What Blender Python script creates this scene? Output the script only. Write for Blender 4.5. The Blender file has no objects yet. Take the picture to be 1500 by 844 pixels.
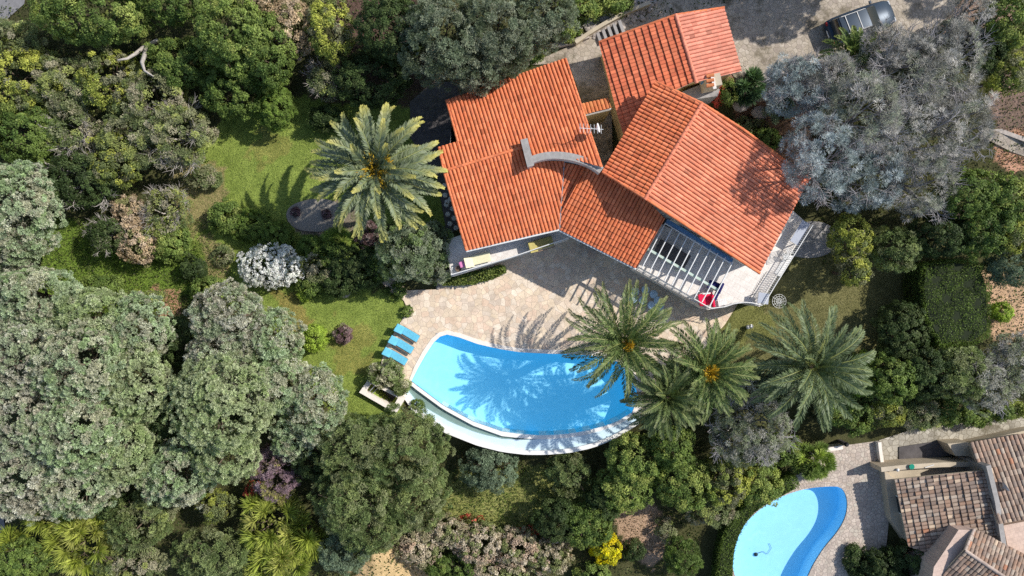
import bpy, bmesh, math, random
import numpy as np
from mathutils import Vector
from mathutils.geometry import tessellate_polygon

random.seed(7)
H = 55.0           # camera height over the lawn
S = 20.0           # reference pixels per metre at z = 0
scene = bpy.context.scene
COL = scene.collection
R = math.radians

def P(px, py, z=0.0):
    k = (H - z) / H / S
    return Vector(((px - 750) * k, (422 - py) * k, z))

def smooth(a, b, x):
    t = np.clip((x - a) / (b - a), 0, 1)
    return t * t * (3 - 2 * t)

def terrain(wx, wy):
    """ground height at world x, y (works on arrays)"""
    px = np.asarray(wx) * S + 750.0
    py = 422.0 - np.asarray(wy) * S
    zl = 1.6 * smooth(170, 60, py)
    zr = 2.4 * smooth(178, 135, py)
    zn = zl + (zr - zl) * smooth(560, 640, px)
    ze = 2.4 * smooth(330, 130, py)
    zn = zn + (ze - zn) * smooth(1090, 1150, px)
    s1 = -2.4 * smooth(606, 690, py) * smooth(545, 600, px)
    s2 = -2.4 * smooth(558, 604, py)
    zs = s1 + (s2 - s1) * smooth(1110, 1160, px)
    zs = zs - 0.8 * smooth(640, 760, py) * smooth(560, 480, px)
    return zn + zs

def gz(p):
    return float(terrain(p[0], p[1]))

def G(px, py):
    """point on the ground under a pixel"""
    z = 0.0
    for _ in range(8):
        p = P(px, py, z)
        z = gz(p)
    return P(px, py, z)

# ------------------------------------------------------------------ materials
def nodes(name):
    m = bpy.data.materials.new(name)
    m.use_nodes = True
    nt = m.node_tree
    b = nt.nodes['Principled BSDF']
    return m, nt, b

def N(nt, t, **kw):
    n = nt.nodes.new(t)
    for k, v in kw.items():
        if k.startswith('i_'):
            n.inputs[k[2:].replace('_', ' ')].default_value = v
        else:
            setattr(n, k, v)
    return n

def coords(nt, scale=1.0, kind='Object'):
    tc = N(nt, 'ShaderNodeTexCoord')
    return tc.outputs[kind]

def rgba(c):
    return (c[0], c[1], c[2], 1.0)

def ramp(nt, fac, stops):
    r = N(nt, 'ShaderNodeValToRGB')
    el = r.color_ramp.elements
    while len(el) > 1:
        el.remove(el[-1])
    el[0].position = stops[0][0]; el[0].color = rgba(stops[0][1])
    for p, c in stops[1:]:
        e = el.new(p); e.color = rgba(c)
    nt.links.new(fac, r.inputs[0])
    return r.outputs[0]

def mixc(nt, fac, a, b, mode='MIX'):
    m = N(nt, 'ShaderNodeMix'); m.data_type = 'RGBA'; m.blend_type = mode
    for sock, v in ((m.inputs[0], fac), (m.inputs[6], a), (m.inputs[7], b)):
        if hasattr(v, 'links'):
            nt.links.new(v, sock)
        elif isinstance(v, (int, float)):
            sock.default_value = v
        else:
            sock.default_value = rgba(v)
    return m.outputs[2]

def noise(nt, vec, scale, detail=4, rough=.6):
    n = N(nt, 'ShaderNodeTexNoise')
    n.inputs['Scale'].default_value = scale
    n.inputs['Detail'].default_value = detail
    n.inputs['Roughness'].default_value = rough
    nt.links.new(vec, n.inputs['Vector'])
    return n.outputs['Fac']

def bump(nt, b, h, strength=.3, dist=.05):
    n = N(nt, 'ShaderNodeBump')
    n.inputs['Strength'].default_value = strength
    n.inputs['Distance'].default_value = dist
    nt.links.new(h, n.inputs['Height'])
    nt.links.new(n.outputs[0], b.inputs['Normal'])

def plain(name, c, rough=.6, metal=0.0, var=.25, scale=3.0, bmp=0.0):
    m, nt, b = nodes(name)
    v = coords(nt)
    n = noise(nt, v, scale, 5, .65)
    col = ramp(nt, n, [(.25, [x * (1 - var) for x in c]), (.75, [min(1, x * (1 + var)) for x in c])])
    nt.links.new(col, b.inputs['Base Color'])
    b.inputs['Roughness'].default_value = rough
    b.inputs['Metallic'].default_value = metal
    b.inputs['Specular IOR Level'].default_value = .3
    if bmp:
        bump(nt, b, noise(nt, v, scale * 8, 4), bmp, .03)
    return m

def leafmat(name='leaf', trans=.36, rough=.55, spec=.25):
    m, nt, b = nodes(name)
    at = N(nt, 'ShaderNodeAttribute', attribute_name='col')
    nt.links.new(at.outputs['Color'], b.inputs['Base Color'])
    b.inputs['Roughness'].default_value = rough
    b.inputs['Specular IOR Level'].default_value = spec
    tr = N(nt, 'ShaderNodeBsdfTranslucent')
    c2 = mixc(nt, 1.0, at.outputs['Color'], (1.0, 1.06, .72), 'MULTIPLY')
    nt.links.new(c2, tr.inputs[0])
    mx = N(nt, 'ShaderNodeMixShader')
    mx.inputs[0].default_value = trans
    nt.links.new(b.outputs[0], mx.inputs[1]); nt.links.new(tr.outputs[0], mx.inputs[2])
    out = nt.nodes['Material Output']
    nt.links.new(mx.outputs[0], out.inputs[0])
    return m

def groundmat():
    m, nt, b = nodes('ground_soil_and_grass')
    v = coords(nt)
    at = N(nt, 'ShaderNodeAttribute', attribute_name='col')
    n1 = noise(nt, v, .9, 6, .7)
    n2 = noise(nt, v, 9.0, 6, .75)
    n3 = noise(nt, v, 40.0, 2, .6)
    f1 = ramp(nt, n1, [(.3, (.68, .70, .66)), (.7, (1.28, 1.24, 1.3))])
    f2 = ramp(nt, n2, [(.3, (.6, .62, .55)), (.72, (1.42, 1.36, 1.4))])
    f3 = ramp(nt, n3, [(.3, (.75, .75, .75)), (.7, (1.25, 1.25, 1.25))])
    c = mixc(nt, 1.0, at.outputs['Color'], (1.95, 1.8, 1.75), 'MULTIPLY')
    c = mixc(nt, 1.0, c, f1, 'MULTIPLY')
    c = mixc(nt, 1.0, c, f2, 'MULTIPLY')
    c = mixc(nt, 1.0, c, f3, 'MULTIPLY')
    nt.links.new(c, b.inputs['Base Color'])
    b.inputs['Roughness'].default_value = .95
    b.inputs['Specular IOR Level'].default_value = .1
    bump(nt, b, n2, .8, .15)
    return m

def paving(name, stones, joint, scale=2.2, jw=.035, soil=.0, rough=.85):
    """crazy paving: irregular stones with joints"""
    m, nt, b = nodes(name)
    v = coords(nt)
    nn = N(nt, 'ShaderNodeTexNoise'); nn.inputs['Scale'].default_value = 2.5; nt.links.new(v, nn.inputs['Vector'])
    vm = N(nt, 'ShaderNodeVectorMath', operation='SCALE'); vm.inputs['Scale'].default_value = .22
    nt.links.new(nn.outputs['Color'], vm.inputs[0])
    va = N(nt, 'ShaderNodeVectorMath', operation='ADD'); nt.links.new(v, va.inputs[0]); nt.links.new(vm.outputs[0], va.inputs[1])
    vo = N(nt, 'ShaderNodeTexVoronoi', voronoi_dimensions='2D'); vo.inputs['Scale'].default_value = scale; nt.links.new(va.outputs[0], vo.inputs['Vector'])
    ve = N(nt, 'ShaderNodeTexVoronoi', voronoi_dimensions='2D', feature='DISTANCE_TO_EDGE'); ve.inputs['Scale'].default_value = scale; nt.links.new(va.outputs[0], ve.inputs['Vector'])
    sep = N(nt, 'ShaderNodeSeparateColor'); nt.links.new(vo.outputs['Color'], sep.inputs[0])
    k = len(stones)
    base = ramp(nt, sep.outputs[0], [(i / (k - 1), c) for i, c in enumerate(stones)])
    n1 = noise(nt, v, 1.1, 5, .7)
    n2 = noise(nt, v, 14, 5, .7)
    base = mixc(nt, 1.0, base, ramp(nt, n1, [(.3, (.78, .77, .75)), (.7, (1.15, 1.15, 1.15))]), 'MULTIPLY')
    base = mixc(nt, 1.0, base, ramp(nt, n2, [(.25, (.8, .8, .8)), (.75, (1.18, 1.18, 1.18))]), 'MULTIPLY')
    e = N(nt, 'ShaderNodeMapRange'); e.inputs['From Max'].default_value = jw * scale; nt.links.new(ve.outputs['Distance'], e.inputs['Value'])
    col = mixc(nt, e.outputs[0], joint, base)
    if soil:
        sn = N(nt, 'ShaderNodeMapRange'); sn.inputs['From Min'].default_value = .52; sn.inputs['From Max'].default_value = .62
        nt.links.new(noise(nt, v, .45, 6, .7), sn.inputs['Value'])
        ml = N(nt, 'ShaderNodeMath', operation='MULTIPLY'); ml.inputs[1].default_value = soil
        nt.links.new(sn.outputs[0], ml.inputs[0])
        col = mixc(nt, ml.outputs[0], col, (.12, .10, .06))
    nt.links.new(col, b.inputs['Base Color'])
    b.inputs['Roughness'].default_value = rough
    b.inputs['Specular IOR Level'].default_value = .25
    bump(nt, b, e.outputs[0], .5, .02)
    return m

def slabs(name, c1, c2, joint, size=.5, rot=0.0):
    m, nt, b = nodes(name)
    v = coords(nt)
    mp = N(nt, 'ShaderNodeMapping'); mp.inputs['Rotation'].default_value = (0, 0, rot); nt.links.new(v, mp.inputs['Vector'])
    br = N(nt, 'ShaderNodeTexBrick'); br.offset = 0.5
    br.inputs['Color1'].default_value = rgba(c1); br.inputs['Color2'].default_value = rgba(c2); br.inputs['Mortar'].default_value = rgba(joint)
    br.inputs['Scale'].default_value = 1.0; br.inputs['Brick Width'].default_value = size; br.inputs['Row Height'].default_value = size
    br.inputs['Mortar Size'].default_value = .012
    nt.links.new(mp.outputs[0], br.inputs['Vector'])
    n2 = noise(nt, v, 2.5, 6, .7)
    col = mixc(nt, 1.0, br.outputs['Color'], ramp(nt, n2, [(.25, (.78, .77, .76)), (.75, (1.1, 1.1, 1.1))]), 'MULTIPLY')
    nt.links.new(col, b.inputs['Base Color'])
    b.inputs['Roughness'].default_value = .8
    return m

def tilemat(name, stain=.5, moss=0.0):
    m, nt, b = nodes(name)
    v = coords(nt)
    at = N(nt, 'ShaderNodeAttribute', attribute_name='tcol')
    n1 = noise(nt, v, .55, 6, .7)
    n2 = noise(nt, v, 12, 5, .7)
    c = mixc(nt, 1.0, at.outputs['Color'], ramp(nt, n1, [(.3, (1 - .3 * stain, 1 - .34 * stain, 1 - .32 * stain)), (.62, (1.04, 1.04, 1.04))]), 'MULTIPLY')
    c = mixc(nt, 1.0, c, ramp(nt, n2, [(.25, (.82, .8, .8)), (.75, (1.12, 1.13, 1.14))]), 'MULTIPLY')
    # lichen and rain dirt blotches
    n3 = noise(nt, v, 1.7, 8, .8)
    f = N(nt, 'ShaderNodeMapRange'); f.inputs['From Min'].default_value = .56; f.inputs['From Max'].default_value = .74
    nt.links.new(n3, f.inputs['Value'])
    ml = N(nt, 'ShaderNodeMath', operation='MULTIPLY'); ml.inputs[1].default_value = .45 * stain + moss
    nt.links.new(f.outputs[0], ml.inputs[0])
    c = mixc(nt, ml.outputs[0], c, (.17, .085, .055))
    nt.links.new(c, b.inputs['Base Color'])
    b.inputs['Roughness'].default_value = .75
    b.inputs['Specular IOR Level'].default_value = .25
    return m

def watermat(name, tint, gloss=.05, ripple=.15):
    m, nt, b = nodes(name)
    nt.nodes.remove(b)
    v = coords(nt)
    tr = N(nt, 'ShaderNodeBsdfTransparent'); tr.inputs[0].default_value = rgba(tint)
    gl = N(nt, 'ShaderNodeBsdfGlossy'); gl.inputs['Roughness'].default_value = .08
    gl.inputs[0].default_value = (.9, .95, 1, 1)
    fr = N(nt, 'ShaderNodeFresnel'); fr.inputs[0].default_value = 1.33
    bp = N(nt, 'ShaderNodeBump'); bp.inputs['Strength'].default_value = ripple; bp.inputs['Distance'].default_value = .03
    nt.links.new(noise(nt, v, 5, 3), bp.inputs['Height'])
    nt.links.new(bp.outputs[0], gl.inputs['Normal']); nt.links.new(bp.outputs[0], fr.inputs['Normal'])
    mx = N(nt, 'ShaderNodeMixShader')
    nt.links.new(fr.outputs[0], mx.inputs[0]); nt.links.new(tr.outputs[0], mx.inputs[1]); nt.links.new(gl.outputs[0], mx.inputs[2])
    nt.links.new(mx.outputs[0], nt.nodes['Material Output'].inputs[0])
    return m

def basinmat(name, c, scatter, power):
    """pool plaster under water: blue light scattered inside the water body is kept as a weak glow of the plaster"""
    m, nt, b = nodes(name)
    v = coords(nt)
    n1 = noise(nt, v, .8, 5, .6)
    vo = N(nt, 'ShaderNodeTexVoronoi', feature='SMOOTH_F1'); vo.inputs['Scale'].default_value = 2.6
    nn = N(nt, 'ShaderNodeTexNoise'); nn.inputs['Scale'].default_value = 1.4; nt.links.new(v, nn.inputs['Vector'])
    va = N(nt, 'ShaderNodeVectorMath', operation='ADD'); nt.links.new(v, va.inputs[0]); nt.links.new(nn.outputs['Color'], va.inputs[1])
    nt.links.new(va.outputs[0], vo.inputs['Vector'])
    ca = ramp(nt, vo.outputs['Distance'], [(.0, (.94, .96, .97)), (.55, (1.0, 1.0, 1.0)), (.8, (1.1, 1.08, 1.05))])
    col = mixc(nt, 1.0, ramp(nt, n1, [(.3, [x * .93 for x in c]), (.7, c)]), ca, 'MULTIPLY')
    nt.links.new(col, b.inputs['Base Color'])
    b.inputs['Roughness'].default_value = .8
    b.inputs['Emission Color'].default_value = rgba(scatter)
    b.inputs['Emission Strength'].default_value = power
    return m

M = {}
M['leaf'] = leafmat()
M['twigleaf'] = leafmat('twig_leaf', .12, .8, .1)
M['palmleaf'] = leafmat('palm_leaf', .2, .5, .3)
M['ground'] = groundmat()
M['bark'] = plain('bark', (.16, .12, .09), .95, 0, .4, 6, .5)
M['palebark'] = plain('pale_bark', (.42, .38, .34), .9, 0, .3, 6, .4)
M['greybark'] = plain('grey_bark', (.38, .36, .36), .9, 0, .3, 6, .4)
M['palmbark'] = plain('palm_bark', (.2, .14, .09), .95, 0, .5, 9, .7)
M['patio'] = paving('patio_crazy_paving', [(.70, .57, .44), (.82, .67, .50), (.72, .54, .41), (.84, .72, .58), (.64, .53, .43), (.79, .64, .47)], (.50, .41, .32), 2.5, .022)
M['drive'] = paving('driveway_stone', [(.42, .36, .29), (.5, .43, .35), (.38, .32, .27), (.55, .48, .4)], (.30, .26, .20), 3.2, .03, .7)
M['path'] = paving('stone_path', [(.38, .35, .29), (.5, .46, .38), (.33, .3, .25), (.58, .54, .46)], (.24, .21, .16), 2.6, .04, .75)
M['npatio'] = paving('neighbour_crazy_paving', [(.52, .43, .36), (.62, .53, .45), (.46, .38, .33), (.56, .5, .42)], (.32, .27, .23), 3.6, .035)
M['slab'] = slabs('terrace_slabs', (.78, .73, .68), (.84, .79, .74), (.64, .58, .54), .45, R(28))
M['nslab'] = slabs('pink_terrace_tiles', (.62, .46, .38), (.66, .5, .41), (.5, .38, .32), .32, R(-15))
M['white'] = plain('white_paint', (.78, .77, .75), .5, 0, .06, 2)
M['render_white'] = plain('white_render', (.72, .68, .62), .85, 0, .12, 1.2, .15)
M['ochre'] = plain('ochre_render', (.62, .46, .22), .85, 0, .15, 1.2, .15)
M['beige'] = plain('beige_render', (.52, .44, .33), .9, 0, .18, 1.0, .2)
M['coping'] = plain('pool_coping', (.84, .77, .69), .8, 0, .1, 2.5, .1)
M['weir'] = plain('weir_render', (.84, .82, .78), .7, 0, .08, 2.0)
M['terracotta'] = plain('terracotta', (.7,.25,.1), .8)
M['cement'] = plain('grey_cement', (.36, .34, .33), .9, 0, .25, 4, .3)
M['darkcement'] = plain('dark_cement', (.11, .10, .10), .95, 0, .35, 2, .3)  # plain, very dark grey cement
M['greyslate'] = plain('grey_gravel', (.30, .27, .23), .95, 0, .35, 20, .6)
M['rock'] = plain('rock', (.42, .37, .33), .9, 0, .35, 5, .6)
M['bluetowel'] = plain('blue_towel', (.14, .50, .68), .9, 0, .2, 5, .2)
M['wood'] = plain('weathered_wood', (.26, .17, .11), .8, 0, .35, 8)
M['cream'] = plain('cream_fabric', (.80, .74, .50), .9, 0, .1, 5)
M['olivefab'] = plain('olive_fabric', (.42, .36, .13), .9, 0, .15, 5)
M['pink'] = plain('pink_fabric', (.72, .25, .5), .9, 0, .2, 8)
M['red'] = plain('red_fabric', (.78, .01, .07), .8, 0, .1, 5)
M['navy'] = plain('navy_fabric', (.012, .012, .11), .8, 0, .25, 5)
M['metalwhite'] = plain('white_metal', (.8, .8, .78), .4, 0, .04, 3)
M['greenmetal'] = plain('pale_green_beam', (.48, .58, .5), .5, 0, .08, 3)
M['bluemetal'] = plain('steel_blue_awning', (.12, .25, .42), .45, .2, .15, 3)
M['zinc'] = plain('zinc', (.42, .43, .44), .45, .4, .15, 3)
M['greytop'] = plain('grey_table_top', (.42, .45, .52), .5, 0, .06, 3)
M['bluetop'] = plain('pale_blue_seat', (.50, .66, .80), .6, 0, .15, 4)
M['carpaint'] = plain('car_paint', (.035, .055, .085), .38, .2, .1, 2)
M['tyre'] = plain('tyre', (.02, .02, .02), .9)
M['black'] = plain('black_plastic', (.02, .02, .022), .5)
M['redlens'] = plain('tail_light', (.35, .02, .02), .3)
M['lens'] = plain('head_light', (.7, .72, .74), .15, .3)
M['green'] = plain('green_plastic', (.0, .25, .16), .5)
M['asphalt'] = plain('asphalt', (.22, .215, .22), .95, 0, .2, 3, .3)
M['capstone'] = plain('cap_stone', (.34, .32, .30), .85, 0, .25, 3, .3)
M['tile'] = tilemat('orange_clay_tiles', .62)
M['oldtile'] = tilemat('weathered_clay_tiles', .7, .1)
M['water'] = watermat('pool_water', (.80, .97, 1.0))
M['water2'] = watermat('channel_water', (.84, .90, .88))
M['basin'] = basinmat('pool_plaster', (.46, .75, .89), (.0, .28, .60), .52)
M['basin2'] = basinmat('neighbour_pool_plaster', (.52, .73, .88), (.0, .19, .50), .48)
M['channel'] = plain('channel_render', (.30, .38, .36), .8, 0, .15, 2)
M['shelf'] = plain('shelf_plaster', (.62, .78, .86), .7, 0, .08, 2)
g, nt_, b_ = nodes('dark_window_glass')
b_.inputs['Base Color'].default_value = (.015, .025, .035, 1); b_.inputs['Roughness'].default_value = .06
b_.inputs['Specular IOR Level'].default_value = .7
M['glass'] = g

# ------------------------------------------------------------------ object helpers
LOC = {}
def root(name, loc, label, cat, group=None, kind=None, rotz=0.0):
    o = bpy.data.objects.new(name, None)
    COL.objects.link(o)
    o.location = loc; o.rotation_euler = (0, 0, rotz)
    o.empty_display_size = .3
    LOC[o] = Vector(loc)
    tag(o, label, cat, group, kind)
    return o

def tag(o, label=None, cat=None, group=None, kind=None):
    if label: o['label'] = label
    if cat: o['category'] = cat
    if group: o['group'] = group
    if kind: o['kind'] = kind
    return o

def mesh_np(name, V, F, n=4, col=None, colname='col', cdomain='POINT'):
    """fast mesh from vertex array and face index array (all faces n sided)"""
    me = bpy.data.meshes.new(name)
    V = np.asarray(V, dtype=np.float32); F = np.asarray(F, dtype=np.int32)
    me.vertices.add(len(V)); me.vertices.foreach_set('co', V.ravel())
    me.loops.add(F.size); me.loops.foreach_set('vertex_index', F.ravel())
    me.polygons.add(len(F))
    me.polygons.foreach_set('loop_start', np.arange(0, F.size, n, dtype=np.int32))
    me.polygons.foreach_set('loop_total', np.full(len(F), n, dtype=np.int32))
    if col is not None:
        a = me.attributes.new(colname, 'FLOAT_COLOR', cdomain)
        c = np.ones((len(col), 4), dtype=np.float32); c[:, :3] = col
        a.data.foreach_set('color', c.ravel())
    me.update(calc_edges=True)
    return me

def link(name, me, mat, parent=None):
    o = bpy.data.objects.new(name, me)
    COL.objects.link(o)
    if mat is not None and not me.materials:
        me.materials.append(mat)
    if parent is not None:
        o.parent = parent
    return o

class MB:
    """collects simple shapes in world coordinates and links them as ONE mesh"""
    def __init__(s): s.v = []; s.f = []
    def add(s, vs, fs):
        b = len(s.v); s.v += [tuple(v) for v in vs]; s.f += [tuple(i + b for i in f) for f in fs]; return s
    def box(s, c, size, rz=0.0, tilt=0.0):
        c = Vector(c); hx, hy, hz = [x / 2 for x in size]
        vs = []
        for sx, sy, sz in ((-1,-1,-1),(1,-1,-1),(1,1,-1),(-1,1,-1),(-1,-1,1),(1,-1,1),(1,1,1),(-1,1,1)):
            x, y, z = sx*hx, sy*hy, sz*hz
            if tilt:
                x, z = x*math.cos(tilt) + z*math.sin(tilt), -x*math.sin(tilt) + z*math.cos(tilt)
            vs.append((c.x + x*math.cos(rz) - y*math.sin(rz), c.y + x*math.sin(rz) + y*math.cos(rz), c.z + z))
        return s.add(vs, [(0,3,2,1),(4,5,6,7),(0,1,5,4),(1,2,6,5),(2,3,7,6),(3,0,4,7)])
    def prism(s, poly, z0, z1):
        n = len(poly)
        zb = z0 if hasattr(z0, '__len__') else [z0]*n
        zt = z1 if hasattr(z1, '__len__') else [z1]*n
        vs = [(p[0], p[1], zb[i]) for i, p in enumerate(poly)] + [(p[0], p[1], zt[i]) for i, p in enumerate(poly)]
        fs = [(i, (i+1) % n, n+(i+1) % n, n+i) for i in range(n)]
        tri = tessellate_polygon([[Vector((p[0], p[1], 0)) for p in poly]])
        fs += [tuple(n+i for i in t) for t in tri] + [tuple(reversed(t)) for t in tri]
        return s.add(vs, fs)
    def sheet(s, poly, z):
        zt = z if hasattr(z, '__len__') else [z]*len(poly)
        tri = tessellate_polygon([[Vector((p[0], p[1], 0)) for p in poly]])
        return s.add([(p[0], p[1], zt[i]) for i, p in enumerate(poly)], [tuple(t) for t in tri])
    def tube(s, pts, rad, sides=6, cap=True):
        pts = [Vector(p) for p in pts]; n = len(pts)
        rr = rad if hasattr(rad, '__len__') else [rad]*n
        vs = []; fs = []
        for i, p in enumerate(pts):
            t = (pts[min(i+1, n-1)] - pts[max(i-1, 0)])
            if t.length < 1e-9: t = Vector((0, 0, 1))
            t.normalize()
            a = t.cross(Vector((0, 0, 1)) if abs(t.z) < .9 else Vector((1, 0, 0))).normalized(); b = t.cross(a)
            for k in range(sides):
                an = 2*math.pi*k/sides
                vs.append(p + (a*math.cos(an) + b*math.sin(an))*rr[i])
        for i in range(n-1):
            for k in range(sides):
                fs.append((i*sides+k, i*sides+(k+1) % sides, (i+1)*sides+(k+1) % sides, (i+1)*sides+k))
        if cap:
            fs.append(tuple(range(sides-1, -1, -1))); fs.append(tuple((n-1)*sides+k for k in range(sides)))
        return s.add(vs, fs)
    def lathe(s, c, prof, sides=20):
        c = Vector(c); vs = []; fs = []; n = len(prof)
        for r, z in prof:
            for k in range(sides):
                a = 2*math.pi*k/sides; vs.append((c.x + r*math.cos(a), c.y + r*math.sin(a), c.z + z))
        for i in range(n-1):
            for k in range(sides):
                fs.append((i*sides+k, i*sides+(k+1) % sides, (i+1)*sides+(k+1) % sides, (i+1)*sides+k))
        fs.append(tuple(range(sides-1, -1, -1))); fs.append(tuple((n-1)*sides+k for k in range(sides)))
        return s.add(vs, fs)
    def strip(s, a, b):
        """ribbon between two polylines of the same length"""
        n = len(a)
        return s.add(list(a) + list(b), [(i, i+1, n+i+1, n+i) for i in range(n-1)])
    def build(s, name, mat, parent=None, smooth_=False, bevel=0.0, top=None):
        """vertices are stored relative to the top-level object"""
        o0 = Vector((0, 0, 0)); q = parent
        while q is not None:
            if q in LOC: o0 = LOC[q]; break
            q = q.parent
        me = bpy.data.meshes.new(name)
        rz = 0.0
        if q is not None: rz = q.rotation_euler.z
        if rz:
            c_, s_ = math.cos(-rz), math.sin(-rz)
            vv = []
            for v in s.v:
                x, y = v[0]-o0.x, v[1]-o0.y
                vv.append((x*c_-y*s_, x*s_+y*c_, v[2]-o0.z))
        else:
            vv = [(v[0]-o0.x, v[1]-o0.y, v[2]-o0.z) for v in s.v]
        me.from_pydata(vv, [], s.f); me.update()
        bm = bmesh.new(); bm.from_mesh(me)
        bmesh.ops.recalc_face_normals(bm, faces=bm.faces)
        bm.to_mesh(me); bm.free()
        if smooth_:
            me.polygons.foreach_set('use_smooth', [True]*len(me.polygons))
        o = link(name, me, mat, parent)
        if bevel:
            md = o.modifiers.new('Bevel', 'BEVEL'); md.width = bevel; md.segments = 2; md.limit_method = 'ANGLE'
        return o

def tagged(o, label, cat, group=None, kind=None):
    return tag(o, label, cat, group, kind)

def pip(x, y, poly):
    """vectorised point in polygon"""
    inside = np.zeros(np.shape(x), bool); n = len(poly); j = n-1
    for i in range(n):
        xi, yi = poly[i][0], poly[i][1]; xj, yj = poly[j][0], poly[j][1]
        c = ((yi > y) != (yj > y)) & (x < (xj-xi)*(y-yi)/((yj-yi) or 1e-9) + xi)
        inside ^= c; j = i
    return inside

def chaikin(pts, it=2, closed=False):
    pts = [Vector(p) for p in pts]
    for _ in range(it):
        out = []
        n = len(pts)
        rng = range(n) if closed else range(n-1)
        if not closed: out.append(pts[0])
        for i in rng:
            a, b = pts[i], pts[(i+1) % n]
            out += [a*.75+b*.25, a*.25+b*.75]
        if not closed: out.append(pts[-1])
        pts = out
    return pts

def resample(pts, n):
    pts = [Vector(p) for p in pts]
    d = [0]
    for i in range(1, len(pts)): d.append(d[-1] + (pts[i]-pts[i-1]).length)
    out = []
    for k in range(n):
        t = d[-1]*k/(n-1); i = 1
        while i < len(d)-1 and d[i] < t: i += 1
        u = (t-d[i-1])/max(1e-9, d[i]-d[i-1]); out.append(pts[i-1].lerp(pts[i], min(1, max(0, u))))
    return out

# ------------------------------------------------------------------ pool outlines (pixels)
pool_top = [(603,558),(612,540),(624,519),(636,501),(645,493),(655,490),(672,494),(700,504),(730,511),(762,516),(800,518),(840,519),(880,522),(905,530),(925,550),(935,580),(926,604)]
pool_bot = [(926,604),(905,617),(883,625),(859,631),(836,635),(813,637),(790,637.5),(765,636),(736,632),(693,617),(649,593),(606,562)]
n_b = 33
B_ = resample([P(*p) for p in [(603,558)] + pool_bot[::-1][0:]], n_b)          # from left to right
def poly_off(px_list): return resample([P(*p) for p in px_list], n_b)
W_ = poly_off([(601,564),(608,570),(649,600),(693,624),(736,639.5),(770,643),(800,644),(830,642),(860,637),(885,630),(907,622),(928,609)])
C_ = poly_off([(596,571),(612,592),(659,619),(705,638),(736,646.5),(770,650),(800,651),(832,649),(862,644),(888,636),(910,627),(931,613)])
D_ = poly_off([(594,575),(609,598),(655,628),(702,648),(738,656),(770,660),(800,660),(834,657),(865,650),(890,641),(912,630),(933,616)])
O_ = poly_off([(590,580),(606,604),(652,634),(700,653),(736,662),(770,666),(800,666),(836,663),(868,656),(893,646),(915,634),(937,620)])
pool_poly = [P(*p) for p in pool_top] + [P(*p) for p in pool_bot[1:-1]]
ringout = [P(*p) for p in [(598,560),(607,537),(619,515),(632,496),(643,487),(655,484),(674,488),(702,498),(731,505),(762,510),(800,512),(840,513),(883,516),(910,525),(931,547),(942,580),(937,612)]]
hole_poly = ringout + O_[::-1]
neigh_pool = [(1076,844),(1070,815),(1079,783),(1103,752),(1140,728),(1180,715),(1215,712),(1232,713),(1240,727),(1241,745),(1236,763),(1224,782),(1208,800),(1196,818),(1186,836),(1176,862),(1160,880),(1110,885),(1086,870)]
NZ = -2.4
npoly = chaikin([P(x, y, NZ) for x, y in neigh_pool], 2, True)
_c = sum(npoly, Vector())/len(npoly)
noff = []
for _i in range(len(npoly)):
    _t = (npoly[(_i+1) % len(npoly)]-npoly[_i-1]).normalized(); _n = Vector((_t.y, -_t.x, 0))*.33
    noff.append(npoly[_i]-_n)
if abs(sum(noff[i].x*noff[(i+1) % len(noff)].y-noff[(i+1) % len(noff)].x*noff[i].y for i in range(len(noff)))) < abs(sum(npoly[i].x*npoly[(i+1) % len(npoly)].y-npoly[(i+1) % len(npoly)].x*npoly[i].y for i in range(len(npoly)))):
    noff = [npoly[i]*2-noff[i] for i in range(len(npoly))]
planter_hole = [P(x, y) for x, y in [(541,563),(549,558),(580,577),(572,592)]]

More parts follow.
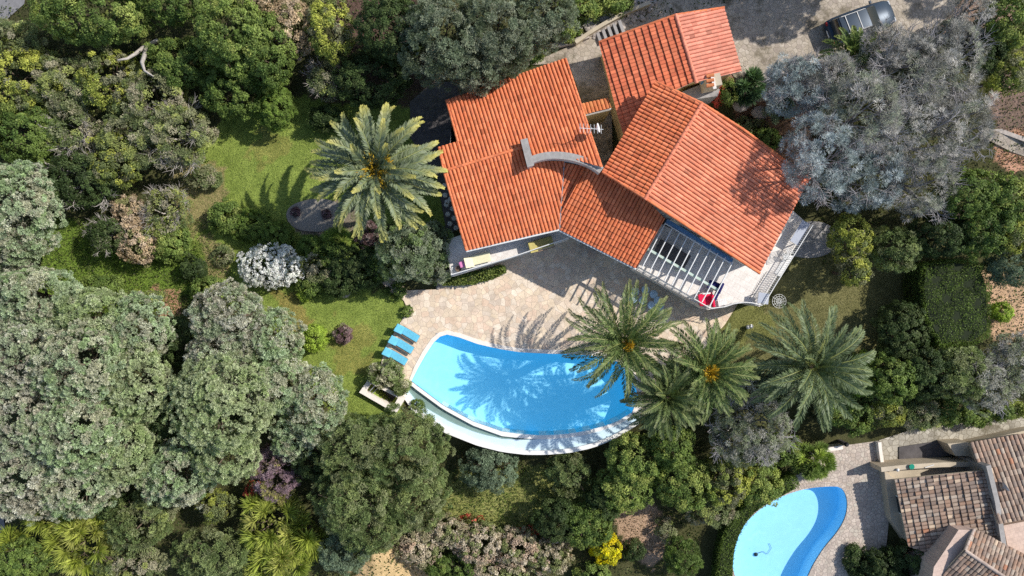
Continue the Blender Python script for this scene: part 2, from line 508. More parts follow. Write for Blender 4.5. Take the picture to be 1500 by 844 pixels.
# ------------------------------------------------------------------ ground
def ground():
    xs = np.concatenate([[-900,-500,-250,-120,-80,-60], np.arange(-48, 48.01, .2), [60,80,120,250,500,900]])
    ys = np.concatenate([[-900,-500,-250,-120,-80,-50,-36], np.arange(-29, 29.01, .2), [36,50,80,120,250,500,900]])
    X, Y = np.meshgrid(xs, ys)
    X = X.ravel(); Y = Y.ravel()
    Z = terrain(X, Y)
    px = X*S+750; py = 422-Y*S
    rg = np.random.default_rng(3)
    Z = Z - .05*(1-np.sin(X*1.3+.4*Y)*np.cos(Y*1.1-.3*X)) * (np.abs(X) < 60)
    # pits for the two pools, the stone well
    hx = [(v.x, v.y) for v in hole_poly]
    Z = np.where(pip(X, Y, hx), -3.2, Z)
    Z = np.where(pip(X, Y, [(v.x, v.y) for v in noff]), -6.0, Z)
    Z = np.where(pip(X, Y, [(v.x, v.y) for v in planter_hole]), -1.6, Z)
    # patio, drive, terraces lie on top: sink the soil a little under them
    for poly in (patio_px, ):
        Z = np.where(pip(px, py, poly), np.minimum(Z, Z-.06), Z)
    wob = 7*np.sin(px*.11+py*.05)+6*np.sin(py*.13-px*.04)+4*np.sin(px*.31)+4*np.sin(py*.27+px*.2)
    def zone(poly, soft=1): return pip(px+wob*soft, py+wob*.8*soft, poly)
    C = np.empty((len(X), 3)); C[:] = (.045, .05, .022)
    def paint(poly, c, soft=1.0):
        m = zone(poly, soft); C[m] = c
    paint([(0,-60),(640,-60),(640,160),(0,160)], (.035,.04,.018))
    paint([(60,320),(150,330),(300,330),(360,430),(330,450),(240,440),(200,470),(60,450)], (.09,.15,.025))
    paint([(260,240),(330,165),(460,140),(560,130),(650,150),(655,230),(655,330),(560,330),(540,430),(590,425),(610,450),(570,520),(545,560),(600,590),(560,620),(500,625),(450,560),(390,470),(330,410),(270,350)], (.13,.185,.04), .5)
    paint([(500,470),(545,480),(540,540),(500,560),(480,520)], (.15,.165,.045), .9)
    paint([(380,190),(430,200),(420,230),(360,240)], (.145,.165,.045), .9)
    paint([(395,425),(440,430),(450,470),(440,520),(410,450)], (.17,.16,.05), .6)
    paint([(250,240),(330,240),(330,300),(280,350),(250,330)], (.16,.15,.07), .8)
    paint([(290,350),(315,345),(330,370),(340,420),(310,420)], (.20,.18,.09), .6)
    paint([(445,300),(490,292),(520,300),(540,330),(530,350),(440,345)], (.13,.12,.09), .4)
    paint([(1055,440),(1130,440),(1190,330),(1350,340),(1350,500),(1270,520),(1100,560),(1060,540),(1040,500)], (.10,.105,.045), .6)
    paint([(1050,460),(1090,445),(1130,450),(1130,500),(1080,510)], (.105,.12,.04), .6)
    paint([(650,720),(700,700),(860,700),(900,730),(860,790),(740,800),(640,780)], (.155,.175,.06), .8)
    paint([(520,820),(600,815),(640,900),(500,900)], (.30,.24,.13), .7)
    paint([(905,750),(960,745),(985,770),(985,830),(960,850),(920,820)], (.25,.19,.13), .6)
    paint([(1440,195),(1520,190),(1520,260),(1450,245)], (.34,.21,.14), .6)
    paint([(1420,140),(1520,110),(1520,200),(1430,195)], (.13,.10,.08), .5)
    paint([(1440,400),(1520,395),(1520,500),(1455,500)], (.30,.22,.14), .6)
    paint([(225,425),(262,425),(268,470),(235,475)], (.26,.16,.11), .5)
    paint([(1050,120),(1150,110),(1180,200),(1200,300),(1140,250),(1080,180)], (.15,.10,.07), .6)
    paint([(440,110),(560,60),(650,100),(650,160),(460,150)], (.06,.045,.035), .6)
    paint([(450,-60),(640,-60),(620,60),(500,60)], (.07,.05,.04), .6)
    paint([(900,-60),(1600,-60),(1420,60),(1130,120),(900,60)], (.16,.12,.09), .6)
    paint([(860,10),(930,-20),(960,-20),(900,40),(850,40)], (.12,.15,.03), .6)
    nx = len(xs); ny = len(ys)
    i = np.arange(nx-1); j = np.arange(ny-1)
    I, J = np.meshgrid(i, j)
    a = (J*nx+I).ravel()
    F = np.stack([a, a+1, a+nx+1, a+nx], 1)
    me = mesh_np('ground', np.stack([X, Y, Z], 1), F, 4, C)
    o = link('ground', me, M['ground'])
    tag(o, 'sloping garden ground of soil and patchy grass', 'ground', kind='structure')

patio_px = [(578,428),(640,424),(735,405),(830,352),(880,360),(935,395),(1036,452),(1077,446),(1062,475),(1040,500),(1000,545),(960,600),(937,612),(930,640),(560,600),(556,540),(566,506),(583,478),(598,455),(590,440)]
ground()

def subsheet(name, poly_px, mat, label, cat, lift=.03, z=None, kind='structure', step=.35):
    """sheet that follows the terrain: grid of cells clipped to the outline"""
    pts = [G(*p) if z is None else P(p[0], p[1], z) for p in poly_px]
    me = bpy.data.meshes.new(name)
    bm = bmesh.new()
    tri = tessellate_polygon([[Vector((p.x, p.y, 0)) for p in pts]])
    vs = [bm.verts.new((p.x, p.y, 0)) for p in pts]
    for t in tri:
        try: bm.faces.new([vs[k] for k in t])
        except ValueError: pass
    x0, x1 = min(p.x for p in pts), max(p.x for p in pts); y0, y1 = min(p.y for p in pts), max(p.y for p in pts)
    if z is None:
        x = x0+step
        while x < x1:
            bmesh.ops.bisect_plane(bm, geom=bm.verts[:]+bm.edges[:]+bm.faces[:], plane_co=(x, 0, 0), plane_no=(1, 0, 0)); x += step
        y = y0+step
        while y < y1:
            bmesh.ops.bisect_plane(bm, geom=bm.verts[:]+bm.edges[:]+bm.faces[:], plane_co=(0, y, 0), plane_no=(0, 1, 0)); y += step
    for v in bm.verts:
        v.co.z = (gz(v.co) if z is None else z) + lift
    bmesh.ops.recalc_face_normals(bm, faces=bm.faces)
    if bm.faces and bm.faces[:][0].normal.z < 0: bmesh.ops.reverse_faces(bm, faces=bm.faces)
    bm.to_mesh(me); bm.free()
    o = link(name, me, mat)
    tag(o, label, cat, kind=kind)
    return o

# patio: outline minus the pool. Outer boundary goes round, inner boundary is the coping ring
outer = [(937,612),(960,600),(1000,545),(1040,500),(1062,475),(1080,446),(1060,420),(940,370),(880,350),(830,335),(735,375),(640,400),(640,424),(605,425),(578,428),(592,441),(598,455),(583,478),(566,506),(556,540),(590,570),(598,560)]
mb = MB()
pp = [P(*p) for p in outer] + [v for v in ringout[1:]]
mb.sheet(pp, .05)
patio = mb.build('patio', M['patio'])
tag(patio, 'patio of pinkish crazy paving round the swimming pool', 'patio', kind='structure')

subsheet('driveway', [(770,96),(830,70),(868,52),(930,20),(1000,-30),(1440,-40),(1400,10),(1372,45),(1310,75),(1240,100),(1180,135),(1110,150),(1060,132),(1080,120),(1040,60),(900,140),(900,300),(870,300),(850,150),(832,92)], M['drive'], 'stone driveway and yard behind the garage', 'driveway', .03)
subsheet('stone_path', [(1287,645),(1340,628),(1400,617),(1500,602),(1560,592),(1560,615),(1500,634),(1400,655),(1293,684),(1289,660)], M['path'], 'pale weathered stone path along the neighbouring house', 'path', .035)
subsheet('pool_surround', [(1180,690),(1195,662),(1225,655),(1284,646),(1292,686),(1305,760),(1300,800),(1240,860),(1170,900),(1060,900),(1064,820),(1074,780),(1100,748),(1135,722)], M['npatio'], 'crazy paving around the kidney shaped pool', 'patio', .02) if False else None
subsheet('road', [(-40,-40),(42,-40),(36,6),(0,38),(-40,60)], M['asphalt'], 'corner of a grey asphalt road', 'road', .04)
subsheet('lane', [(-60,735),(4,745),(10,790),(0,840),(-60,850)], M['asphalt'], 'sliver of grey lane at the left edge', 'road', .04)
subsheet('side_yard', [(600,150),(640,120),(700,120),(665,250),(680,330),(655,345),(640,260),(600,200)], M['darkcement'], 'dark paving between the palm and the house', 'yard', .03)
subsheet('garden_path', [(545,345),(565,350),(560,390),(600,428),(575,430),(545,400),(530,370)], M['patio'], 'narrow paved garden path through the shrubs', 'path', .03)
subsheet('hillside_path', [(1440,185),(1480,200),(1530,215),(1530,240),(1480,222),(1436,200)], M['drive'], 'dirt path edged with stones on the hillside', 'path', .04)

# gravel bed
mb = MB()
gp = chaikin([P(x, y) for x, y in [(418,314),(426,300),(455,291),(488,292),(508,310),(504,330),(478,340),(442,339),(424,330)]], 2, True)
mb.sheet(gp, .03)
tag(mb.build('gravel_bed', M['greyslate']), 'oval bed of grey gravel in the lawn', 'gravel bed', kind='structure')
# semicircular stone landing east of the house
mb = MB()
mb.prism(chaikin([P(x, y) for x, y in [(1160,330),(1195,322),(1225,335),(1228,355),(1215,372),(1190,379),(1160,376),(1145,368)]], 2, True), -.1, .12)
tag(mb.build('semicircular_landing', M['cement'], bevel=.02), 'half round stone landing in the shade beside the terrace', 'landing', kind='structure')

# ------------------------------------------------------------------ main pool
pool = root('swimming_pool', P(765, 565, 0), 'large fan shaped swimming pool with palm shadows on blue water', 'swimming pool')
mb = MB()
n = len(pool_poly)
depths = [-1.25 - .5*min(1, max(0, (v.x-P(620,0).x)/14)) for v in pool_poly]
tri = tessellate_polygon([[Vector((p.x, p.y, 0)) for p in pool_poly]])
mb.add([(p.x, p.y, -.02) for p in pool_poly] + [(p.x, p.y, d) for p, d in zip(pool_poly, depths)],
       [(i, (i+1) % n, n+(i+1) % n, n+i) for i in range(n)] + [tuple(n+i for i in t) for t in tri])
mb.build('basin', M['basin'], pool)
mb = MB(); mb.sheet(pool_poly, -.09); mb.build('water', M['water'], pool)
# coping ring along the patio side
inner = [P(*p) for p in pool_top]
mb = MB()
a = [Vector((v.x, v.y, .085)) for v in inner]; b = [Vector((v.x, v.y, .085)) for v in ringout]
mb.strip(a, b)
mb.strip([Vector((v.x, v.y, -.02)) for v in inner], a)
mb.strip(b, [Vector((v.x, v.y, .0)) for v in ringout])
mb.build('coping', M['coping'], pool)
def band(A, Bb, z1, z0, nm, mat):
    mb = MB()
    ta = [Vector((v.x, v.y, z1)) for v in A]; tb = [Vector((v.x, v.y, z1)) for v in Bb]
    ba = [Vector((v.x, v.y, z0)) for v in A]; bb = [Vector((v.x, v.y, z0)) for v in Bb]
    mb.strip(ta, tb); mb.strip(ba, ta); mb.strip(tb, bb)
    mb.add([ta[0], tb[0], bb[0], ba[0]], [(0, 1, 2, 3)]); mb.add([ta[-1], tb[-1], bb[-1], ba[-1]], [(0, 1, 2, 3)])
    return mb.build(nm, mat, pool)
band(B_, W_, -.075, -1.8, 'weir_wall', M['weir'])
kc = 20
C_ = [W_[i].lerp(C_[i], max(0.0, min(1.0, (kc-1-i)/9))**.8) for i in range(n_b)]
band(W_[:kc], C_[:kc], -.34, -1.0, 'channel_floor', M['channel'])
band(C_, D_, -.12, -1.8, 'overflow_shelf', M['shelf'])
band(D_, O_, .10, -3.0, 'outer_wall', M['weir'])
mb = MB(); mb.strip([Vector((v.x, v.y, -.2)) for v in W_[:kc]], [Vector((v.x, v.y, -.2)) for v in C_[:kc]]); mb.build('channel_water', M['water2'], pool)
# skimmer lid, bottom drain
mb = MB(); mb.lathe(P(838,525,-1.5), [(.12,0),(.12,.03),(.02,.03)], 12); mb.build('bottom_drain', M['black'], pool)
mb = MB(); mb.lathe(P(640,489.5,.05), [(.1,0),(.1,.012),(.02,.012)], 12); mb.build('skimmer_lid', M['cement'], pool)

# neighbour pool
np_root = root('swimming_pool', P(1150, 780, NZ), 'kidney shaped pale blue pool beside the old tiled house', 'swimming pool')
n = len(npoly)
tri = tessellate_polygon([[Vector((p.x, p.y, 0)) for p in npoly]])
mb = MB(); mb.add([(p.x, p.y, NZ-.02) for p in npoly] + [(p.x, p.y, NZ-1.5) for p in npoly],
       [(i, (i+1) % n, n+(i+1) % n, n+i) for i in range(n)] + [tuple(n+i for i in t) for t in tri])
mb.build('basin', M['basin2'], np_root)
mb = MB(); mb.sheet(npoly, NZ-.08); mb.build('water', M['water'], np_root)
cen = sum(npoly, Vector())/n
def offs(poly, d):
    out = []; n = len(poly)
    for i in range(n):
        t = poly[(i+1) % n]-poly[i-1]; t.normalize(); out.append(poly[i] + Vector((t.y, -t.x, 0))*d)
    return out
sgn = 1
t0 = offs(npoly, .3)
if (t0[0]-cen).length < (npoly[0]-cen).length: sgn = -1
cop = offs(npoly, .38*sgn)
mb = MB(); A = [Vector((v.x, v.y, NZ+.08)) for v in npoly]; A.append(A[0]); Bc = [Vector((v.x, v.y, NZ+.08)) for v in cop]; Bc.append(Bc[0])
mb.strip(A, Bc); mb.strip([v-Vector((0,0,.1)) for v in A], A); mb.strip(Bc, [v-Vector((0,0,.06)) for v in Bc])
mb.build('coping', M['npatio'], np_root)
# crazy paving round the neighbour pool (outline joined to the coping, ends meet at the hedge)
outn = [P(x, y, NZ) for x, y in [(1120,722),(1150,705),(1178,690),(1193,662),(1225,654),(1284,646),(1292,686),(1302,760),(1298,800),(1262,830),(1230,862),(1180,900),(1060,900),(1056,840),(1060,800),(1070,772),(1098,742)]]
ring = [P(v_.x*S*H/(H-NZ)+750, 422-v_.y*S*H/(H-NZ), NZ) for v_ in cop]
# split ring start near the hedge corner
k0 = min(range(len(ring)), key=lambda i: (ring[i]-outn[0]).length)
ringo = ring[k0:]+ring[:k0]
ar = lambda q: sum(q[i].x*q[(i+1) % len(q)].y-q[(i+1) % len(q)].x*q[i].y for i in range(len(q)))
if ar(ringo)*ar(outn) > 0: ringo = [ringo[0]]+ringo[1:][::-1]
ringo2 = ringo + [ringo[0]+Vector((.01, .01, 0))]
mb = MB(); mb.sheet(outn+[outn[0]+Vector((.01, .005, 0))]+ringo2, NZ+.035)
tag(mb.build('pool_surround', M['npatio']), 'crazy paving around the kidney shaped pool', 'patio', kind='structure')
# pool cleaner
pc = root('pool_cleaner', P(1107, 812, NZ-1.45), 'small dark pool cleaner with its hose on the pale pool floor', 'pool cleaner')
mb = MB(); mb.lathe(P(1107,812,NZ-1.48), [(.13,0),(.16,.05),(.13,.1),(.05,.14)], 14); mb.build('body', M['black'], pc, True)
mb = MB(); mb.tube([P(1109,811,NZ-1.4),P(1118,808,NZ-1.42),P(1124,812,NZ-1.42),P(1130,803,NZ-1.42),P(1127,796,NZ-1.42)], .014, 6); mb.build('hose', M['black'], pc)

# ------------------------------------------------------------------ roofs
def ray(px, py, pl):
    """camera ray through a pixel meets the roof plane"""
    n, d = pl['n'], pl['d']
    o = Vector((0, 0, H)); q = P(px, py, 0) - o
    t = (d - n.dot(o)) / n.dot(q)
    return o + q*t

def plane(ra, rb, zr, e, ze):
    a, b, c = P(ra[0], ra[1], zr), P(rb[0], rb[1], zr), P(e[0], e[1], ze)
    u = (b-a).normalized(); n = u.cross(c-a).normalized()
    if n.z < 0: n = -n
    v = n.cross(u).normalized()
    if v.dot(c-a) < 0: v = -v
    return dict(a=a, u=u, v=v, n=n, d=n.dot(a))

def zat(pl, x, y):
    n = pl['n']; return (pl['d'] - n.x*x - n.y*y)/n.z

ORANGE = [(.75,.215,.085),(.77,.23,.095),(.71,.195,.08),(.79,.25,.11),(.70,.205,.09)]
OLD = [(.34,.245,.18),(.38,.28,.21),(.30,.22,.17),(.43,.33,.25),(.38,.26,.19),(.35,.26,.20),(.46,.38,.30),(.26,.20,.16),(.37,.24,.165)]

def tiles(pl, polys, parent, mat, pal, p=.25, c=.40, A=.105, step=.04, seed=1, jit=.006, name='tiles', power=.62, dirt=.62, extra=None):
    """pan tiles over a roof plane: rounded columns, stepped courses, one colour per tile"""
    rg = np.random.default_rng(seed)
    a, u, v, nn = [np.array(x) for x in (pl['a'], pl['u'], pl['v'], pl['n'])]
    root_loc = np.array(LOC[parent])
    V_all, F_all, C_all = [], [], []
    bmo = bmesh.new(); lay = bmo.faces.layers.float_color.new('tcol')
    for poly in polys:
        pts = [ray(x, y, pl) for x, y in poly]
        us = [(q-pl['a']).dot(pl['u']) for q in pts]; vs = [(q-pl['a']).dot(pl['v']) for q in pts]
        i0, i1 = math.floor(min(us)/p), math.ceil(max(us)/p); j0, j1 = math.floor(min(vs)/c), math.ceil(max(vs)/c)
        tu = np.array([0, .1, .25, .5, .75, .9]); nc = i1-i0; nr = j1-j0
        U = (np.arange(nc)[:, None]+tu[None, :]).ravel(); U = np.append(U, nc)
        hu = np.append(np.tile(np.sin(np.pi*tu)**power, nc), 0)
        ci = np.append(np.repeat(np.arange(nc), len(tu)), nc-1)
        tv = np.array([0, .5, .985]); Vv = (np.arange(nr)[:, None]+tv[None, :]).ravel(); hv = np.tile([0, .5, 1.0], nr); ri = np.repeat(np.arange(nr), 3)
        J = rg.normal(0, jit, (nr, nc)); T = rg.normal(0, jit, (nr, nc))
        X, Y = np.meshgrid(U, Vv)
        Z = A*hu[None, :] + step*hv[:, None] + J[ri][:, ci]*hu[None, :]*1.5 + T[ri][:, ci]*hv[:, None]*hu[None, :]
        X = (X+i0)*p + rg.normal(0, jit*.5, (nr, nc))[ri][:, ci]; Y = (Y+j0)*c
        pos = a + X[..., None]*u + Y[..., None]*v + Z[..., None]*nn
        ny, nx = X.shape
        pos = pos.reshape(-1, 3) - root_loc
        I, Jx = np.meshgrid(np.arange(nx-1), np.arange(ny-1)); q = (Jx*nx+I).ravel()
        F = np.stack([q, q+nx, q+nx+1, q+1], 1)
        cidx = rg.integers(0, len(pal), (nr, nc)); br = rg.uniform(.84, 1.12, (nr, nc)); br[rg.random((nr, nc)) < .02] *= .72
        palc = np.array(pal)[cidx]*br[..., None]
        if extra is not None:
            palc = extra(palc, nr, nc, rg)
        fm = palc[ri[:ny-1]][:, ci[:nx-1]].copy()
        ut = np.arange(nx-1) % len(tu); fm[:, (ut == 0) | (ut == len(tu)-1)] *= dirt  # valley faces darkened: gathered dirt plus channel shade painted in
        fm[np.arange(ny-1) % 3 == 2] *= .62  # shade of each course step painted into the tile colour
        fc = fm.reshape(-1, 3)
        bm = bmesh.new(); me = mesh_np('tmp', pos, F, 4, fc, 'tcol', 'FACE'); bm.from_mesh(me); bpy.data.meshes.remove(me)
        cc = sum(pts, Vector())/len(pts)
        m = len(pts)
        for k in range(m):
            q0, q1 = pts[k], pts[(k+1) % m]
            no = (q1-q0).cross(pl['n']).normalized()
            if no.dot(cc-q0) > 0: no = -no
            bmesh.ops.bisect_plane(bm, geom=bm.verts[:]+bm.edges[:]+bm.faces[:], plane_co=q0-Vector(root_loc), plane_no=no, clear_outer=True)
        me = bpy.data.meshes.new('tmp'); bm.to_mesh(me); bm.free()
        bmo.from_mesh(me); bpy.data.meshes.remove(me)
    # underside board
    me = bpy.data.meshes.new(name); bmo.to_mesh(me); bmo.free()
    up = [pp_ for pp_ in me.polygons]
    me.polygons.foreach_set('use_smooth', [True]*len(me.polygons))
    o = link(name, me, mat, parent)
    try: me.set_sharp_from_angle(angle=R(50))
    except Exception: pass
    mb = MB()
    for poly in polys:
        pts = [ray(x, y, pl) for x, y in poly]
        dn = pl['n']*.05; dn2 = pl['n']*.17
        m = len(pts); cc = sum(pts, Vector())/m
        pts = [q+(cc-q).normalized()*.03 for q in pts]
        mb.add([q-dn for q in pts]+[q-dn2 for q in pts], [tuple(range(m)), tuple(range(2*m-1, m-1, -1))]+[(i, (i+1) % m, m+(i+1) % m, m+i) for i in range(m)])
    mb.build('roof_board', M['render_white'] if mat == M['tile'] else M['beige'], o)
    return o

def capline(pts, parent, mat, r=.11, seg=.4, name='ridge_tiles', pal=None, seed=5):
    """row of half round cap tiles along a line"""
    rg = random.Random(seed)
    V, F, C = [], [], []
    lo = LOC[parent]
    for a, b in zip(pts[:-1], pts[1:]):
        d = b-a; L = d.length; n = max(1, int(L/seg)); d.normalize()
        side = d.cross(Vector((0, 0, 1))).normalized(); up = side.cross(d).normalized()
        for k in range(n):
            c = rg.choice(pal or ORANGE); f = rg.uniform(.9, 1.15)
            s0, s1 = a+d*(L*k/n), a+d*(L*(k+1)/n+.03)
            base = len(V)
            for q, rr, dz in ((s0, r*.88, .0), (s1, r*1.06, .012)):
                for t in range(7):
                    an = math.pi*t/6
                    V.append(tuple(q+side*math.cos(an)*rr+up*(math.sin(an)*rr*.8+dz)-lo))
            for t in range(6):
                F.append((base+t, base+t+1, base+7+t+1, base+7+t)); C.append([x*f for x in c])
    me = mesh_np(name, V, F, 4, C, 'tcol', 'FACE')
    me.polygons.foreach_set('use_smooth', [True]*len(me.polygons))
    return link(name, me, mat, parent)

def up_(v, d): return Vector((v.x, v.y, v.z+d))

house = root('villa', P(850, 260, 0), 'large villa with bright orange tiled roofs and a curved parapet', 'villa')
# left wing
plN = plane((650,250),(768,214),6.4,(740,117),4.95)
plS = plane((650,250),(768,214),6.4,(750,351),4.85)
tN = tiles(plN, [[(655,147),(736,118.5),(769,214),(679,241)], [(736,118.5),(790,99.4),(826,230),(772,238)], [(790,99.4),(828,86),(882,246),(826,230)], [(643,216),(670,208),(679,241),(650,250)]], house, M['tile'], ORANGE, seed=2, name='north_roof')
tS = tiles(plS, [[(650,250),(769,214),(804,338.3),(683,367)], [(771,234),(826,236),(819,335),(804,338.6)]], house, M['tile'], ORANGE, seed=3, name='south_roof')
capline([up_(P(649,251,6.4), .05), up_(P(770,214.5,6.4), .05)], house, M['tile'], .10)
capline([up_(ray(654,147,plN), .05), up_(ray(671,208,plN), .05)], house, M['tile'], .09, name='verge_tiles')
capline([up_(ray(828,86,plN), .05), up_(ray(881,245,plN), .05)], house, M['tile'], .09, name='verge_tiles')
capline([up_(ray(643,216,plN), .05), up_(P(650,250,6.4), .05), up_(ray(683,366,plS), .05)], house, M['tile'], .09, name='verge_tiles')
# middle roof
plC = plane((862,252),(974,309),5.85,(876,364),4.7)
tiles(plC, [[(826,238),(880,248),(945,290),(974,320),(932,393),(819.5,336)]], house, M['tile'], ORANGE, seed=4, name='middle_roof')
# hip flashing between south and middle roof
mb = MB(); mb.tube([up_(ray(826,238,plC), .09), up_(ray(822.5,285,plC), .09), up_(ray(819,335,plC), .09)], .07, 6); mb.build('valley_flashing', M['zinc'], house)
# big east roof
plDL = plane((1028,152),(945,291),7.4,(921,186),6.5)
plDR = plane((1028,152),(945,291),7.4,(1148,331),5.0)
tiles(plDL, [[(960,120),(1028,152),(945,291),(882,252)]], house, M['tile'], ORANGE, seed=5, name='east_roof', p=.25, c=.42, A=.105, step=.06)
tiles(plDR, [[(1028,152),(1088,194),(1185,262),(1112,400),(945,291)]], house, M['tile'], [(.82,.275,.15),(.80,.26,.14),(.84,.30,.17)], seed=6, name='east_roof', p=.25, c=.42, A=.095)  # lighter palette: sunlight on this slope put into the tile colour
capline([up_(P(1028.5,151,7.4), .06), up_(P(944.5,292,7.4), .06)], house, M['tile'], .12, pal=[(.72,.23,.13)])
capline([up_(ray(960,120,plDL), .06), up_(P(1028,152,7.4), .06), up_(ray(1088,190,plDR), .06), up_(ray(1185,262,plDR), .06)], house, M['tile'], .10, name='verge_tiles')
capline([up_(ray(882,252,plDL), .06), up_(P(945,291,7.4), .06), up_(ray(1112,400,plDR), .06)], house, M['tile'], .10, name='verge_tiles')
# gutters
for pts in ([ray(683,368,plS), ray(819,336.5,plS)], [ray(819.5,337.5,plC), ray(932,394.5,plC)]):
    mb = MB(); mb.tube([q-Vector((0, 0, .06)) for q in pts], .08, 8); mb.build('gutter', M['metalwhite'], house)
# curved parapet
cur = chaikin([(771,236),(786,229.5),(806,225.5),(832,227),(856,233.5),(872,241),(882,248)][::1] and [P(x, y, 7.0) for x, y in [(773,237),(790,230),(812,227),(836,229.5),(858,236),(872,243),(881,250)]], 2)
mb = MB()
def wallstrip(pts, w, z0, z1, mb):
    n = len(pts); Lp = []; Rp = []
    for i, p_ in enumerate(pts):
        t = (pts[min(i+1, n-1)]-pts[max(i-1, 0)]).normalized(); s = Vector((-t.y, t.x, 0))*w/2
        Lp.append(p_+s); Rp.append(p_-s)
    f = lambda A, z: [Vector((q.x, q.y, z)) for q in A]
    mb.strip(f(Lp, z1), f(Rp, z1)); mb.strip(f(Lp, z0), f(Lp, z1)); mb.strip(f(Rp, z1), f(Rp, z0))
    for i in (0, -1):
        mb.add([f(Lp, z1)[i], f(Rp, z1)[i], f(Rp, z0)[i], f(Lp, z0)[i]], [(0, 1, 2, 3)])
wallstrip(cur, .34, 4.6, 7.02, mb)
wallstrip([P(768,206,7.0), P(777,243,7.0)], .34, 5.2, 7.02, mb)
par = mb.build('curved_parapet', M['render_white'], house)
mb = MB(); wallstrip(cur, .46, 7.024, 7.09, mb); wallstrip([P(767.5,204,7.0), P(777.5,244,7.0)], .46, 7.028, 7.095, mb); mb.build('coping_stones', M['capstone'], par)
# walls
def W2(pl, px, py): q = ray(px, py, pl); return (q.x, q.y, q.z-.16)
def walls(name, pts, z0, mat, parent):
    n = len(pts); mb = MB(); mb.add([(p[0], p[1], z0) for p in pts]+[(p[0], p[1], p[2]) for p in pts], [(i, (i+1) % n, n+(i+1) % n, n+i) for i in range(n)]); return mb.build(name, mat, parent)
wA = [W2(plN,662,153), W2(plN,820,98), W2(plN,866,232), W2(plS,812,329), W2(plS,690,358), W2(plS,657,251)]
walls('wall', wA, -.1, M['render_white'], house)
wC = [W2(plC,838,248), W2(plC,950,300), W2(plC,965,322), W2(plC,930,384), W2(plC,822,330)]
walls('wall', wC, -.1, M['render_white'], house)
mb = MB()
dl = [W2(plDL,963,127), (0,0,0), W2(plDR,1172,265), W2(plDR,1108,388), (0,0,0), W2(plDL,890,248)]
r1 = P(1027,160,7.4); r2 = P(951,287,7.4)
dl[1] = (r1.x, r1.y, 7.2); dl[4] = (r2.x, r2.y, 7.2)
n = 6
vs = [(p[0], p[1], -.1) for p in dl]+[(p[0], p[1], p[2]) for p in dl]
mb.add(vs, [(i, (i+1) % n, n+(i+1) % n, n+i) for i in range(n)]+[(6,7,10,11), (7,8,9,10)])
mb.build('wall', M['render_white'], house)
# windows on the facades that face the patio
def facade(a, b, z0, items, parent, mat_frame=None):
    a = Vector((a[0], a[1], 0)); b = Vector((b[0], b[1], 0)); d = (b-a); L = d.length; d.normalize(); nrm = Vector((d.y, -d.x, 0)); rz = math.atan2(d.y, d.x)
    for t, w, h, zb, nm in items:
        c = a+d*(L*t)+nrm*.03; c.z = z0+zb+h/2
        fr = MB().box(c, (w+.16, .07, h+.16), rz).build(nm, M['metalwhite'], parent)
        MB().box(c+nrm*.04, (w, .03, h), rz).build('pane', M['glass'], fr)
facade(wA[4], wA[3], 2.3, [(.2,1.6,2.0,.05,'glass_door'), (.52,1.6,2.0,.05,'glass_door'), (.84,1.6,2.0,.05,'glass_door')], house)
facade(wC[4], wC[3], 0, [(.25,1.2,1.3,2.9,'window'), (.7,1.2,1.3,2.9,'window'), (.5,1.8,2.1,.1,'glass_door')], house)
facade(dl[4][:2], dl[3][:2], 2.3, [(.18,1.6,2.0,.05,'glass_door'), (.45,1.6,2.0,.05,'glass_door'), (.75,1.8,2.0,.05,'glass_door')], house)
facade(dl[3][:2], dl[2][:2], 2.3, [(.3,1.3,1.2,.9,'window'), (.7,1.3,1.2,.9,'window')], house)

# terraces of the villa
TZ = 2.5
def terrace(px_poly, label, side=None):
    poly = [P(x, y, TZ) for x, y in px_poly]
    mb = MB(); mb.prism(poly, -.1, TZ-.124)
    o = root('terrace', poly[0].lerp(poly[2], .5).xy.to_3d(), label, 'terrace')
    mb.build('base_wall', M['render_white'], o)
    mb = MB(); mb.prism([p+ (p-poly[0].lerp(poly[2], .5)).normalized()*.05 for p in poly], TZ-.12, TZ)
    mb.build('slab_floor', M['slab'], o)
    return o
T1 = [(652,352),(690,340),(826,325),(834,350),(662,405)]
T2 = [(930,394),(950,320),(1090,385),(1150,300),(1184,330),(1128,420),(1112,449),(1095,444),(1077,444),(1056,450),(1036,453),(985,424)]
terrace(T1, 'long narrow slab terrace along the left wing')
terrace(T2, 'sunny slab terrace with the pergola under the east roof')

def railing(name, pts, label, h=.95, gap=.13, mat=None, group=None):
    mat = mat or M['metalwhite']
    o = root(name, pts[0], label, 'railing', group)
    mb = MB(); mb.tube([up_(p, h) for p in pts], .035, 6); mb.build('top_rail', mat, o)
    mb = MB(); mb.tube([up_(p, .1) for p in pts], .02, 5); mb.build('bottom_rail', mat, o)
    pr = resample(pts, max(2, int(sum((b-a).length for a, b in zip(pts[:-1], pts[1:]))/gap)))[:99]
    b0 = MB().tube([pr[0]+Vector((0, 0, .1)), pr[0]+Vector((0, 0, h*.5)), pr[0]+Vector((0, 0, h))], [.013, .022, .013], 5).build('baluster', mat, o)
    for q in pr[1:]:
        c = b0.copy(); COL.objects.link(c); c.parent = o; c.location = q-pr[0]
    return o
railing('railing', [P(x, y, TZ) for x, y in [(664,392),(662,403),(748,378),(832,349.5)]], 'white baluster railing of the long left terrace')
railing('railing', [P(x, y, TZ) for x, y in [(932,392),(985,422),(1035,451)]], 'white scrolled railing below the pergola, facing the palms', gap=.11)
railing('railing', [P(x, y, TZ) for x, y in [(1036,451.5),(1056,449),(1068,445),(1082,442.5),(1096,443.5),(1110,447)]], 'thin white curved railing above the small lawn', gap=.3)
railing('railing', [P(x, y, TZ) for x, y in [(1112,446),(1130,416),(1183,331)]], 'long white railing on the east edge of the terrace', gap=.16)

